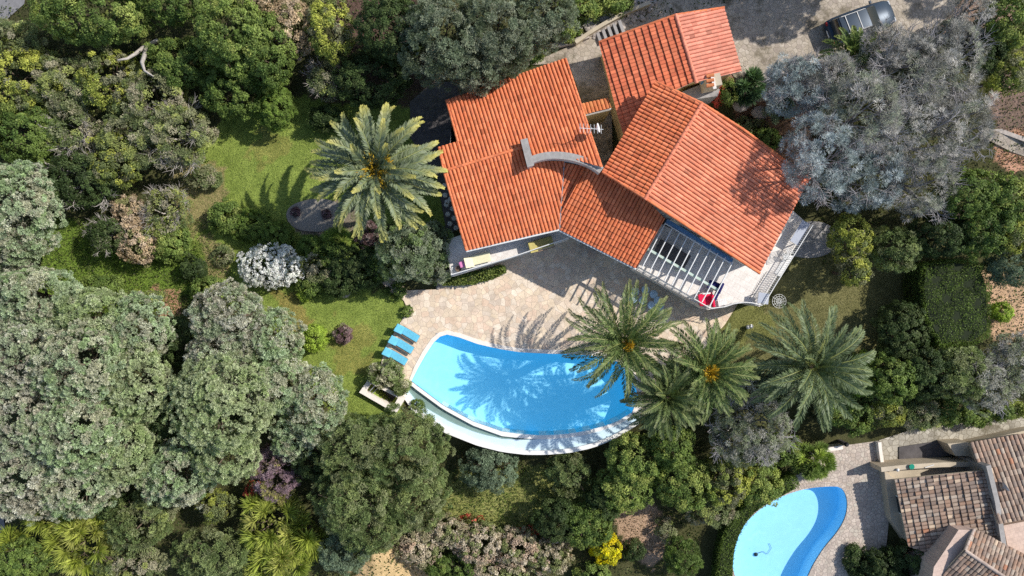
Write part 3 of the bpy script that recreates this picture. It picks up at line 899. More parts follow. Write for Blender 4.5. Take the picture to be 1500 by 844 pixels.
# pergola
pg = root('pergola', P(1000,390,TZ), 'white slatted pergola over the shaded end of the terrace', 'pergola')
t0, t1 = P(974,328,5.0), P(1074,383,5.0); b0_, b1_ = P(940,393,4.9), P(1039,449,4.9)
for k in range(10):
    f = k/9
    a_ = t0.lerp(t1, f); b_ = b0_.lerp(b1_, f)
    d_ = b_-a_; mb = MB(); mb.box((a_+b_)/2, (d_.length, .055, .13), math.atan2(d_.y, d_.x)); mb.build('rafter', M['metalwhite'], pg)
m0, m1 = P(951,366,4.75), P(1050,424,4.75); d_ = m1-m0
MB().box((m0+m1)/2, (d_.length+.2, .16, .16), math.atan2(d_.y, d_.x)).build('cross_beam', M['greenmetal'], pg)
for q in (m0, (m0+m1)/2, m1):
    MB().box((q.x, q.y, (4.67+TZ)/2), (.1, .1, 4.67-TZ), math.atan2(d_.y, d_.x)).build('post', M['greenmetal'], pg)
# awning cassette
aw = root('awning', P(1024,352,4.85), 'rolled steel blue awning cassette under the east roof edge', 'awning')
a_, b_ = P(976,323,4.9), P(1073,382,4.9); d_ = b_-a_; rz = math.atan2(d_.y, d_.x)
MB().box((a_+b_)/2, (d_.length, .26, .18), rz).build('cassette', M['bluemetal'], aw, bevel=.03)
nn_ = Vector((d_.y, -d_.x, 0)).normalized()
MB().tube([a_+nn_*.19-Vector((0,0,.05)), b_+nn_*.19-Vector((0,0,.05))], .05, 8).build('front_bar', M['metalwhite'], aw)

# TV aerials on the left wing
an = root('tv_aerial', P(862,197,6.6), 'white television aerial with dish on the edge of the left roof', 'aerial')
base = ray(862,197,plN)
LOC[an] = base; an.location = base
MB().tube([base-Vector((0,0,.1)), base+Vector((0,0,1.9))], .03, 6).build('mast', M['metalwhite'], an)
hd = P(859,188,7.9)
mb = MB(); top = base+Vector((0,0,1.7))
mb.tube([top+Vector((-.75,.05,0)), top+Vector((.75,-.05,.05))], .018, 5)
for k in range(7):
    q = top+Vector((-.7+.22*k, .05-.014*k, .02)); mb.tube([q+Vector((0,-.28,0)), q+Vector((0,.28,0))], .012, 4)
mb.build('antenna_bars', M['metalwhite'], an)
mb = MB(); c_ = base+Vector((.35,.15,1.15)); mb.tube([c_, c_+Vector((.12,.02,.03)), c_+Vector((.17,.03,.05))], [.05,.27,.30], 16); mb.build('dish', M['metalwhite'], an)

# small tiled wall between left wing and garage
lk = root('tiled_wall', P(873,158,4.4), 'short connecting wall capped with orange tiles between two roofs', 'wall')
plG = plane((856,168),(895,159),4.65,(873,148),4.3)
tiles(plG, [[(850,153),(890,144),(896,159),(857,168.5)]], lk, M['tile'], [(.74,.28,.1),(.7,.22,.08)], seed=9, A=.07, name='cap_tiles')
mb = MB(); mb.prism([P(858,167,4.3), P(896,158,4.3), P(895,155,4.3), P(857,164,4.3)], 0, 4.25); mb.build('wall_body', M['ochre'], lk)

# garage
gar = root('garage', P(985,90,2.4), 'garage block with ochre walls and two-pitched orange roof by the driveway', 'garage')
plEL = plane((990,22),(1020,121),6.0,(885,92),4.75)
plER = plane((990,22),(1020,121),6.0,(1074,58),5.15)
EL = [(.70,.185,.085),(.74,.205,.095),(.67,.17,.08),(.76,.22,.105)]
tiles(plEL, [[(877,62),(990,22),(1018.5,119),(905,171)],[(905,171),(992,131),(928,217),(917.5,212)]], gar, M['tile'], EL, seed=11, p=.25, c=.46, A=.03, step=.09, name='west_roof')
tiles(plER, [[(990,22),(1060,11.5),(1086,105),(1019,121)]], gar, M['tile'], [(.82,.32,.215),(.80,.30,.2),(.83,.34,.23)], seed=12, p=.25, c=.42, A=.10, name='east_roof')  # paler salmon tiles, the sunward slope's brightness put into their colour
capline([up_(P(989.5,21,6.0), .05), up_(P(1020,122,6.0), .05)], gar, M['tile'], .12, pal=[(.75,.27,.17)])
capline([up_(ray(877,62,plEL), .05), up_(P(990,22,6.0), .05), up_(ray(1060,11.5,plER), .05)], gar, M['tile'], .08, name='verge_tiles')
wE = [W2(plEL,886,68), W2(plEL,985,32), W2(plER,1054,20), W2(plER,1078,101), W2(plER,1022,114), W2(plEL,1010,116), W2(plEL,920,190)]
walls('wall', wE, 0.5, M['ochre'], gar)
facade(wE[3], wE[2], 2.4, [(.5,2.4,2.1,.05,'garage_door')], gar)
# chimney-dormer at the south corner of the garage
ch = MB(); ch.box(P(1041,122,5.2), (1.0, .8, 1.5), R(12)); cho = ch.build('chimney', M['beige'], gar)
mb = MB()
for k in range(3): mb.tube([P(1035,112+7*k,6.0), P(1046,110+7*k,6.1)], .12, 8)
mb.build('chimney_cap', M['terracotta'], cho)
MB().box(P(1045,120,6.05), (.22, .95, .1), R(12)).build('cap_slab', M['render_white'], cho)
mb = MB(); mb.prism([P(1000,134,4.4), P(1030,122,4.4), P(1055,130,4.4), P(1052,140,4.4), P(1012,146,4.4)], 2.2, 4.3); mb.build('rear_annex', M['cement'], gar)
MB().box(P(1031,117,5.15), (.5, .12, .6), R(60)).build('blue_shutter', M['bluemetal'], gar)

# back steps
st = root('back_steps', P(893,48,2.4), 'short flight of pale stone steps beside the garage corner', 'steps')
for k in range(5):
    q = P(878+7.5*k, 57-3.2*k, 2.5); MB().box((q.x, q.y, 2.45+.08*k), (.22, .85, .35+.16*k), R(20)).build('step', M['cement'], st, bevel=.01)
mb = MB(); wallstrip(resample([G(842,66), G(862,52), G(885,38), G(915,22), G(950,8)], 12), .25, 1.8, 3.0, mb)
tag(mb.build('retaining_wall', M['beige']), 'low rough retaining wall behind the garage', 'wall')
# stone bank: separate field stones
def rock_mesh(seed, r=1.0):
    bm = bmesh.new(); bmesh.ops.create_icosphere(bm, subdivisions=2, radius=r)
    rg = random.Random(seed); offs_ = [Vector((rg.uniform(-1,1), rg.uniform(-1,1), rg.uniform(-1,1))).normalized() for _ in range(7)]
    for v in bm.verts:
        d = v.co.normalized(); f = 1+sum(.12*max(0, d.dot(o)) for o in offs_) - .25*max(0, d.dot(offs_[0])-.5)-.3*max(0, d.dot(offs_[1])-.6)
        v.co = Vector((d.x*f, d.y*f*.8, d.z*f*.6))*r
    me = bpy.data.meshes.new('rock'); bm.to_mesh(me); bm.free(); me.materials.append(M['rock']); return me
rocks = [rock_mesh(s) for s in range(5)]
rg = random.Random(11)
bank = [(862,46),(882,36),(900,28),(918,20),(940,10)]
bk = MB()
bl = resample([G(x, y) for x, y in bank], 60)
def add_rock(mb, c, s, seed):
    me = rocks[seed % 5]; a = rg.uniform(0, 6.3)
    vs = [(c.x+(v.co.x*math.cos(a)-v.co.y*math.sin(a))*s, c.y+(v.co.x*math.sin(a)+v.co.y*math.cos(a))*s, c.z+v.co.z*s) for v in me.vertices]
    mb.add(vs, [tuple(p.vertices) for p in me.polygons])
for i in range(420):
    q = rg.choice(bl); off = Vector((rg.gauss(0,.5), rg.gauss(0,.38), 0)); c = q+off; c.z = gz(c)+.05
    add_rock(bk, c, rg.uniform(.08,.2), i)
tag(bk.build('stone_bank', M['rock']), 'bank of loose grey field stones above the garage steps', 'stones', kind='stuff')
for px, py, s, lb in [(1066,142,.5,'brown garden boulder beside the agave'), (1088,150,.7,'large dark boulder in the bed east of the garage'), (1105,140,.45,'grey boulder between the agave and the driveway'), (1112,165,.6,'rounded boulder at the foot of the grey tree'),
                      (505,425,.5,'flat grey stone lying at the lawn edge below dark shrubs'), (642,421,.18,'round white stone at the patio corner near the terrace railing'), (736,402,.12,'small white stone at the end of the hedge strip')]:
    q = G(px, py); o = bpy.data.objects.new('boulder', rocks[px % 5]); COL.objects.link(o); o.location = q+Vector((0, 0, s*.3)); o.scale = (s, s, s); o.rotation_euler.z = px
    tag(o, lb, 'boulder')
# stepping stones by the left wing
sp = [(651,272),(659,277),(652,286),(660,292),(654,300),(663,306),(656,314),(665,320),(659,328),(668,334),(655,296),(664,288)]
for i, (x, y) in enumerate(sp):
    q = G(x, y); o = MB().lathe(q+Vector((0,0,-.02)), [(.17,0),(.19,.06),(.15,.09)], 9).build('stepping_stone', M['render_white'])
    tag(o, 'small round pale stepping stone in the dark strip beside the left wing', 'stepping stone', 'round stepping stones beside the left wing')
# stepping stones of the right garden corner
# ------------------------------------------------------------------ furniture
def lounger(px, py, z, rz, L, Wd, mats, label, group=None, back=.7, pillow=None, first=None):
    """sun lounger, head at -x"""
    if first is not None:
        r = first.copy(); COL.objects.link(r); r.location = P(px, py, z); r.rotation_euler.z = rz; tag(r, label, 'sun lounger', group)
        for ch in first.children:
            c = ch.copy(); COL.objects.link(c); c.parent = r
        return r
    r = root('sun_lounger', P(px, py, z), label, 'sun lounger', group)
    o = LOC[r]
    bl = L*.36; sx = -L/2+bl
    mb = MB()
    for s in (-1, 1):
        mb.box(o+Vector((L*.14, s*(Wd/2-.02), .30)), (L*.72, .05, .07))
    mb.box(o+Vector((L/2-.02, 0, .30)), (.05, Wd, .07)); mb.box(o+Vector((-L*.22, 0, .30)), (.05, Wd, .07))
    mb.build('frame', mats[1], r)
    for s in (-1, 1):
        for x in (-L*.18, L*.42):
            MB().box(o+Vector((x, s*(Wd/2-.04), .14)), (.05, .05, .28)).build('leg', mats[1], r)
    mb = MB(); mb.box(o+Vector(((sx+L/2)/2, Wd*.07, .38)), (L/2-sx, Wd*.84, .09)); mb.build('mattress', mats[0], r, bevel=.03)
    ang = R(35)
    mb = MB(); cx = sx-bl*.5*math.cos(ang); mb.box(o+Vector((cx, 0, .38+bl*.5*math.sin(ang))), (bl*1.02, Wd*.94, .09), 0, ang); mb.build('backrest', mats[0], r, bevel=.03)
    mb = MB(); mb.box(o+Vector((cx-.15, Wd*.4, .33)), (.04, .04, .4), 0, .3); mb.box(o+Vector((cx-.15, -Wd*.4, .33)), (.04, .04, .4), 0, .3); mb.build('prop', mats[1], r)
    r.rotation_euler.z = rz
    return r
L0 = lounger(596.4,487.2,.05, R(-31), 1.95, .64, (M['bluetowel'], M['wood']), 'blue covered sun lounger nearest the house, first of the three by the pool', 'three blue loungers by the pool')
lounger(588,504,.05, R(-31), 1.95, .58, None, 'blue covered sun lounger between the other two by the pool', 'three blue loungers by the pool', first=L0)
lounger(579,521,.05, R(-31), 1.95, .58, None, 'blue covered sun lounger nearest the planter wall', 'three blue loungers by the pool', first=L0)
Lc = lounger(699,382,TZ, R(14), 1.95, .78, (M['cream'], M['metalwhite']), 'cream cushioned sun lounger on the sunny left terrace', None)
Lo = lounger(791,359.5,TZ, R(16), 1.85, .82, (M['olivefab'], M['wood']), 'olive cushioned sun lounger in the shade of the left terrace', None)
q = P(678,387,TZ+.55)
cu = MB().box(q, (.5,.42,.14), R(20)).build('cushion', M['pink'], bevel=.06); tag(cu, 'pink cushion at the head of the cream lounger', 'cushion')
pt = root('flower_pot', P(672,393,TZ), 'brown flower pot beside the pink cushion', 'flower pot')
MB().lathe(P(672,394,TZ), [(.14,0),(.2,.3),(.22,.36),(.18,.36),(.16,.3)], 14).build('pot', M['bark'], pt)

# red folding lounge chair and navy armchair
rc = root('lounge_chair', P(1036,440,TZ), 'bright red cushioned lounge chair at the corner of the terrace', 'chair')
MB().box(P(1034,438.5,TZ+.42), (1.0,.85,.12), R(10)).build('seat', M['red'], rc, bevel=.04)
MB().box(P(1044,441,TZ+.62), (.16,.85,.5), R(8)).build('backrest', M['red'], rc, bevel=.04)
for dx, dy in ((-9,-7),(-9,7),(9,-7),(9,7)): MB().box(P(1036+dx*.8,439.5+dy,TZ+.19), (.05,.05,.36)).build('leg', M['metalwhite'], rc)
MB().box(P(1035,430,TZ+.5), (.55,.1,.06), R(5)).build('armrest', M['metalwhite'], rc)
nc = root('garden_chair', P(1048,424,TZ), 'navy blue cushioned garden chair beside the red lounge chair', 'chair')
MB().box(P(1045,418.5,TZ+.45), (.75,.6,.14), R(-20)).build('seat', M['navy'], nc, bevel=.05)
MB().box(P(1055,422,TZ+.65), (.18,.75,.6), R(-25)).build('backrest', M['navy'], nc, bevel=.05)
MB().box(P(1049,433,TZ+.4), (.3,.7,.1), R(-25)).build('footrest', M['navy'], nc, bevel=.03)
for dx, dy in ((-6,-6),(-6,6),(7,-5),(7,8)): MB().box(P(1048+dx,422+dy,TZ+.2), (.05,.05,.4)).build('leg', M['metalwhite'], nc)
bx_ = root('side_table', P(1055,444,TZ), 'small white slatted side table next to the red chair', 'table')
for k in range(5): MB().box(P(1053+k*2.4,443.5-k*.4,TZ+.4), (.09,.45,.03), R(10)).build('slat', M['metalwhite'], bx_)
for dx, dy in ((-1,-4),(-1,4),(9,-4),(9,4)): MB().box(P(1053+dx,443+dy,TZ+.19), (.04,.04,.38)).build('leg', M['metalwhite'], bx_)
# dining table in the pergola shade
dt = root('dining_table', P(1000,385,TZ), 'dark dining table in the shade under the pergola', 'table')
MB().box(P(985,372,TZ+.74), (2.4,1.0,.05), R(-30)).build('table_top', M['darkcement'], dt, bevel=.01)
for sx in (-1, 1):
    for sy in (-1, 1):
        q = P(985,372,TZ); a = R(-30); x, y = sx*1.05, sy*.4
        MB().box((q.x+x*math.cos(a)-y*math.sin(a), q.y+x*math.sin(a)+y*math.cos(a), TZ+.36), (.07,.07,.72), a).build('leg', M['zinc'], dt)
# square grey table, round wire table
def table(px, py, z, size, rz, mat, label, name='garden_table'):
    r = root(name, P(px, py, z), label, 'table'); o = LOC[r]
    MB().box(o+Vector((0,0,.74)), (size[0], size[1], .04), rz).build('table_top', mat, r, bevel=.01)
    for sx in (-1, 1):
        for sy in (-1, 1):
            x, y = sx*size[0]*.42, sy*size[1]*.42
            MB().box(o+Vector((x*math.cos(rz)-y*math.sin(rz), x*math.sin(rz)+y*math.cos(rz), .36)), (.05,.05,.72), rz).build('leg', M['metalwhite'], r)
    return r
table(1113,437,TZ, (.75,.75), R(-8), M['greytop'], 'square grey-topped table at the south-east terrace corner')
table(1166,342,TZ, (.62,1.7), R(-31), M['greytop'], 'long pale bench table in the shade at the north end of the terrace', 'bench_table')
wt = root('wire_table', G(1135,441), 'round white wire table standing beyond the grey square table', 'table')
o = LOC[wt]; z = .9
mb = MB()
for rr in (.5, .35, .2, .1):
    mb.tube([o+Vector((rr*math.cos(t*math.pi/10), rr*math.sin(t*math.pi/10), z)) for t in range(21)], .012, 5)
for t in range(12):
    mb.tube([o+Vector((.06*math.cos(t*math.pi/6), .06*math.sin(t*math.pi/6), z)), o+Vector((.5*math.cos(t*math.pi/6), .5*math.sin(t*math.pi/6), z))], .01, 5)
mb.build('wire_top', M['metalwhite'], wt)
for t in range(3):
    a = t*2.094; MB().tube([o+Vector((.1*math.cos(a), .1*math.sin(a), z)), o+Vector((.35*math.cos(a), .35*math.sin(a), 0))], .02, 5).build('leg', M['metalwhite'], wt)
# arched wire tunnel on the east terrace
tr_ = root('arched_trellis', P(1125,410,TZ), 'row of thin arched hoops forming a trellis on the east terrace', 'trellis')
A0, A1 = P(1117,383,TZ), P(1100,437,TZ); B0, B1 = P(1138,395,TZ), P(1112,440,TZ)
A0, A1, B0, B1 = P(1123,398,TZ), P(1098,437,TZ), P(1144,404,TZ), P(1122,438,TZ)
for k in range(13):
    f = k/12; a_ = A0.lerp(A1, f); b_ = B0.lerp(B1, f)
    MB().tube([a_, up_(a_.lerp(b_, .08), .32), up_(a_.lerp(b_, .3), .5), up_(a_.lerp(b_, .6), .52), up_(a_.lerp(b_, .9), .34), b_], .010, 5).build('hoop', M['zinc'], tr_)
MB().tube([A0, A1], .02, 5).build('base_rail', M['darkcement'], tr_)
tw = MB().box(P(1148,388,TZ+.03), (.55,1.7,.05), R(-31)).build('white_mat', M['white'], bevel=.02); tag(tw, 'bright white mat lying on the east terrace before the hoops', 'mat')
# white wire chairs (rumpled bright pile) on the east terrace
for px, py, lb in [(1153,368,'white wrought chair beside the long bench table'), (1148,376,'white wrought chair between the mat and the other wrought chair')]:
    w = root('wrought_chair', P(px, py, TZ), lb, 'chair'); o = LOC[w]
    mb = MB()
    for t in range(5): mb.box(o+Vector((-.2+.1*t, 0, .45)), (.035,.42,.03), R(20))
    mb.build('seat', M['metalwhite'], w)
    mb = MB()
    for t in range(5): mb.tube([o+Vector((-.22, -.2+.1*t, .45)), o+Vector((-.3, -.2+.1*t, .9))], .015, 5)
    mb.tube([o+Vector((-.3,-.22,.9)), o+Vector((-.3,.22,.9))], .02, 5); mb.build('backrest', M['metalwhite'], w)
    for sx in (-.2, .2):
        for sy in (-.2, .2): MB().box(o+Vector((sx, sy, .22)), (.03,.03,.44)).build('leg', M['metalwhite'], w)
# blue stools and a round table on the shaded patio
for i, (px, py) in enumerate([(929,427),(944,424.5),(956,431),(926,438),(940,440),(962,440),(953,447),(965,449)]):
    w = root('round_stool', P(px, py, .05), 'round pale blue stool in the shaded group on the patio', 'stool', 'round blue stools under the terrace wall')
    o = LOC[w]
    MB().lathe(o+Vector((0,0,.40)), [(.05,0),(.25,.0),(.3,.03),(.29,.08),(.1,.1)], 18).build('seat', M['bluetop'], w, True)
    for t in range(3):
        a = t*2.094+i; MB().tube([o+Vector((.1*math.cos(a), .1*math.sin(a), .41)), o+Vector((.2*math.cos(a), .2*math.sin(a), 0))], .018, 5).build('leg', M['zinc'], w)
# potted lawn ornament: two white birds
for px, py, a, lb in [(1094.5,479,.3,'white garden ornament on the small lawn, the left of two'), (1099,478,2.2,'white garden ornament on the small lawn, the right of two')]:
    w = root('garden_ornament', G(px, py), lb, 'ornament', rotz=0); o = LOC[w]
    MB().lathe(o+Vector((0,0,.0)), [(.1,0),(.13,.1),(.16,.22),(.12,.34),(.05,.4)], 12).build('body', M['white'], w, True)
    c, s = math.cos(a), math.sin(a)
    MB().tube([o+Vector((.05*c,.05*s,.3)), o+Vector((.14*c,.14*s,.48)), o+Vector((.2*c,.2*s,.5))], [.06,.06,.03], 8).build('head', M['white'], w, True)
# pots on the dark side of the pergola
pb = root('plant_pot', P(756,347,2.3), 'dark plant pot in the corner where the two roofs meet', 'flower pot')
LOC[pb] = P(826,347,.05); pb.location = LOC[pb]
MB().lathe(LOC[pb], [(.15,0),(.22,.35),(.24,.4),(.19,.4)], 14).build('pot', M['black'], pb)

# stone well / planter by the pool
well = root('stone_pump_pit', P(558,575,0), 'open rectangular stone pit with dark inside beside the oleander', 'stone pit')
oc = [P(x, y, .55) for x, y in [(527,576),(541,556),(592,583),(578,602),(560,594)]]
def ringwall(outer_px, inner_px, z0, z1, nm, mat, parent):
    o_ = [P(x, y, z1) for x, y in outer_px]; i_ = [P(x, y, z1) for x, y in inner_px]
    n = len(o_); f = lambda A, z: [Vector((q.x, q.y, z)) for q in A+[A[0]]]
    mb = MB(); mb.strip(f(o_, z1), f(i_, z1)); mb.strip(f(o_, z0), f(o_, z1)); mb.strip(f(i_, z1), f(i_, z0)); return mb.build(nm, mat, parent)
ringwall([(526,575),(540,555),(594,583),(580,606)], [(536,573),(543,562),(583,583),(575,597)], -1.8, .5, 'wall', M['coping'], well)
mb = MB(); mb.prism([P(x, y, -1.2) for x, y in [(530,573),(540,556),(590,582),(578,602)]], -1.7, -1.2); mb.build('pit_floor', M['darkcement'], well)
MB().tube([P(540,575,.4), P(551,563,.42)], .035, 6).build('pipe', M['zinc'], well)
for a_, b_ in [((545,577),(556,566))]: MB().tube([P(*a_, .3), P(*b_, .3)], .025, 6).build('pipe', M['zinc'], well)

# ------------------------------------------------------------------ car
def car():
    c0 = G(1254, 38)
    r = root('parked_car', c0, 'dark blue estate car parked on the driveway half under the grey tree', 'car')
    a = R(20.5)
    def T(x, y, z):
        return Vector((c0.x+x*math.cos(a)-y*math.sin(a), c0.y+x*math.sin(a)+y*math.cos(a), c0.z+z))
    # cross sections: x, half width low, half width at belt, z low, z belt, roof half width, z roof
    secs = [(-2.2,.62,.70,.45,.72), (-2.12,.80,.82,.28,.88), (-1.7,.86,.88,.2,.93), (-.8,.88,.9,.2,.95), (.3,.88,.9,.2,.95), (1.0,.87,.88,.2,.93), (1.7,.85,.84,.22,.84), (2.1,.74,.74,.3,.72), (2.24,.5,.52,.42,.6)]
    V = []; F = []
    for x, w0, w1, z0, z1 in secs:
        V += [T(x,-w0,z0), T(x,-w1*1.0,(z0+z1)/2), T(x,-w1,z1-.06), T(x,-w1*.9,z1), T(x,0,z1+.03), T(x,w1*.9,z1), T(x,w1,z1-.06), T(x,w1,(z0+z1)/2), T(x,w0,z0)]
    k = 9
    for i in range(len(secs)-1):
        for j in range(k): F.append((i*k+j, i*k+(j+1) % k, (i+1)*k+(j+1) % k, (i+1)*k+j))
    F.append(tuple(range(k))); F.append(tuple((len(secs)-1)*k+j for j in range(k)))
    body = MB().add(V, F).build('body', M['carpaint'], r, True)
    # cabin of glass
    cb = [(-2.0,.72,.9,.66,.98), (-1.72,.78,.92,.62,1.40), (-1.2,.8,.94,.64,1.47), (-.2,.8,.94,.64,1.48), (.25,.8,.94,.62,1.44), (1.05,.74,.9,.66,.96)]
    V = []; F = []
    for x, wb, zb, wt, zt in cb: V += [T(x,-wb,zb), T(x,-wt,zt), T(x,wt,zt), T(x,wb,zb)]
    for i in range(len(cb)-1):
        for j in range(4): F.append((i*4+j, i*4+(j+1) % 4, (i+1)*4+(j+1) % 4, (i+1)*4+j))
    F.append((0,1,2,3)); F.append((20,21,22,23))
    MB().add(V, F).build('windows', M['glass'], r)
    rf = [(-1.62,.6,1.445), (-1.2,.62,1.485), (-.2,.62,1.495), (.2,.6,1.46)]
    V = []; F = []
    for x, w, z in rf: V += [T(x,-w,z), T(x,-w*.5,z+.025), T(x,w*.5,z+.025), T(x,w,z)]
    for i in range(3):
        for j in range(3): F.append((i*4+j, i*4+j+1, (i+1)*4+j+1, (i+1)*4+j))
    MB().add(V, F).build('roof', M['carpaint'], r, True)
    for s in (-1, 1):
        MB().tube([T(-1.6,s*.6,1.48), T(-1.5,s*.6,1.54), T(.05,s*.6,1.55), T(.15,s*.6,1.48)], .025, 6).build('roof_rail', M['zinc'], r)
        MB().box(T(.85,s*.98,.98), (.14,.2,.12), a).build('mirror', M['carpaint'], r, bevel=.02)
        MB().box(T(2.06,s*.58,.66), (.2,.3,.12), a).build('headlight', M['lens'], r, bevel=.03)
        MB().box(T(-2.14,s*.62,.8), (.12,.26,.16), a).build('tail_light', M['redlens'], r, bevel=.02)
        for x in (-1.35, 1.4):
            d = T(x, s*.9, .32); e = T(x, s*.68, .32)
            w = MB().tube([d, e], .32, 18).build('wheel', M['tyre'], r)
            MB().tube([T(x, s*.91, .32), T(x, s*.88, .32)], .19, 14).build('rim', M['zinc'], w)
    for x in (-1.25, -.45): MB().box(T(x,0,1.53), (.04,1.2,.03), a).build('roof_bar', M['zinc'], r)
    MB().box(T(2.22,0,.5), (.06,.5,.12), a).build('number_plate', M['white'], r)
    MB().box(T(-2.2,0,.6), (.05,.5,.12), a).build('number_plate', M['white'], r)
    r.scale = (1.08, 1.04, 1.04)
car()

# ------------------------------------------------------------------ neighbour house
nh = root('old_tiled_house', P(1420,740,-2.4), 'neighbouring house with weathered brown clay roofs and beige parapets', 'house')
def oldx(palc, nr, nc, rg):
    m = rg.random((nr, nc)) < .04; palc[m] = (.62,.48,.34); m = rg.random((nr, nc)) < .012; palc[m] = (.45,.22,.13); return palc
pl1 = plane((1447,690),(1470,805),1.0,(1316,742),-.35)
tiles(pl1, [[(1310,702),(1446,688),(1468,790),(1415,772),(1368,830),(1330,796)]], nh, M['oldtile'], OLD, seed=21, p=.36, c=.38, A=.07, step=.07, jit=.02, name='west_roof', extra=oldx) if False else None
tiles(pl1, [[(1310,702),(1446,688),(1469,795),(1420,830),(1330,800)]], nh, M['oldtile'], OLD, seed=21, p=.28, c=.46, A=.08, step=.07, jit=.015, name='west_roof', extra=oldx)
pl2 = plane((1455,765),(1520,752),1.5,(1455,642),-.1)
tiles(pl2, [[(1420,648),(1530,630),(1550,752),(1462,768)]], nh, M['oldtile'], OLD, seed=22, p=.32, c=.4, A=.10, step=.03, jit=.012, name='north_roof', extra=oldx)
pl3a = plane((1414,806),(1470,844),2.2,(1380,850),1.4)
pl3b = plane((1414,806),(1470,844),2.2,(1452,790),1.5)
tiles(pl3b, [[(1425,774),(1442,782),(1520,822),(1540,890),(1470,846),(1413,806)]], nh, M['oldtile'], OLD, seed=23, p=.30, c=.4, A=.10, step=.03, jit=.012, name='hip_roof', extra=oldx)
tiles(pl3a, [[(1413,806),(1470,846),(1530,890),(1340,890),(1372,850)]], nh, M['oldtile'], OLD, seed=24, p=.30, c=.4, A=.10, step=.03, jit=.012, name='hip_roof', extra=oldx)
capline([up_(P(1413,806,2.2), .05), up_(P(1475,848,2.2), .05)], nh, M['oldtile'], .13, pal=[(.45,.36,.3)])
capline([up_(ray(1426,775,pl3b), .05), up_(P(1413,806,2.2), .05)], nh, M['oldtile'], .11, pal=[(.45,.36,.3)])
# parapets and walls
def pwall(px, z0, z1, w, nm, mat):
    mb = MB(); wallstrip([P(x, y, z1) for x, y in px], w, z0, z1, mb); return mb.build(nm, mat, nh)
pwall([(1448,682),(1461,735),(1472,806)], -2, 1.45, .34, 'parapet_wall', M['capstone'])
pwall([(1291,688),(1330,684),(1380,681),(1446,680)], -2.4, -.6, .35, 'terrace_wall', M['beige'])
mb = MB(); mb.prism([P(x, y, -.6) for x, y in [(1318,708),(1440,694),(1440,800),(1334,796)]], -2.6, -.55); mb.build('wall', M['beige'], nh)
mb = MB(); mb.prism([P(x, y, -.4) for x, y in [(1425,655),(1540,637),(1550,770),(1450,770)]], -2.6, -.3); mb.build('wall', M['beige'], nh)
mb = MB(); mb.prism([P(x, y, 1.2) for x, y in [(1424,774),(1400,774),(1364,828),(1358,870),(1372,880),(1410,810)]], -2.6, 1.55); mb.build('chimney_wall', M['nslab'], nh)
mb = MB(); mb.prism([P(x, y, 1.2) for x, y in [(1430,785),(1540,840),(1540,900),(1380,900),(1378,850),(1412,812)]], -2.6, 1.2); mb.build('wall', M['beige'], nh)
mb = MB(); mb.prism([P(x, y, .4) for x, y in [(1470,770),(1550,754),(1560,840),(1520,822),(1476,800)]], -2.6, .4); mb.build('roof_terrace', M['nslab'], nh)
mb = MB(); mb.prism([P(x, y, -1.6) for x, y in [(1290,686),(1330,682),(1400,676),(1424,672),(1424,690),(1312,702)]], -2.6, -1.6); mb.build('entrance_ledge', M['beige'], nh)
mb = MB(); mb.prism([P(x, y, -2.0) for x, y in [(1320,656),(1392,645),(1398,668),(1320,680)]], -2.6, -2.28); mb.build('sunken_court', M['darkcement'], nh)
pwall([(1398,655),(1424,650),(1500,633),(1540,625)], -2.6, -1.3, .18, 'side_wall', M['beige'])
mb = MB(); mb.prism([P(x, y, -.9) for x, y in [(1388,650),(1418,648),(1424,668),(1400,668)]], -2.6, -.9); mb.build('porch_block', M['beige'], nh)
mb = MB(); mb.prism([P(x, y, -1.4) for x, y in [(1296,690),(1312,702),(1332,800),(1306,762)]], -2.6, -1.45); mb.build('lean_to_ledge', M['beige'], nh)
facade((P(1318,708,-.6)), (P(1334,796,-.6)), -2.4, [(.4,1.2,1.2,.4,'window')], nh)
gb = root('garden_bag', P(1334,683,-.6), 'green plastic tub on the ledge of the old house', 'tub')
MB().lathe(P(1334,683,-.6), [(.13,0),(.18,.16),(.2,.18),(.16,.18)], 12).build('tub', M['green'], gb)
wb = MB().lathe(P(1314,688,-.6), [(.08,0),(.13,.1),(.08,.2)], 12).build('white_lamp', M['white'], None, True); tag(wb, 'small white globe lamp at the corner of the ledge', 'lamp')
pl_ = MB().tube([P(1355,685,-.56), P(1368,681,-.56)], .035, 6).build('white_pipe', M['white']); tag(pl_, 'short white pipe lying on the ledge of the old house', 'pipe')
sd = root('satellite_dish', P(1469,714,.6), 'small grey satellite dish on the old roof behind the parapet', 'satellite dish')
MB().tube([P(1469,714,.3), P(1469,714,1.3)], .03, 6).build('mast', M['zinc'], sd)
MB().tube([P(1469,714,1.2), P(1472,713,1.25), P(1474,712,1.28)], [.06,.34,.38], 16).build('dish', M['cement'], sd)
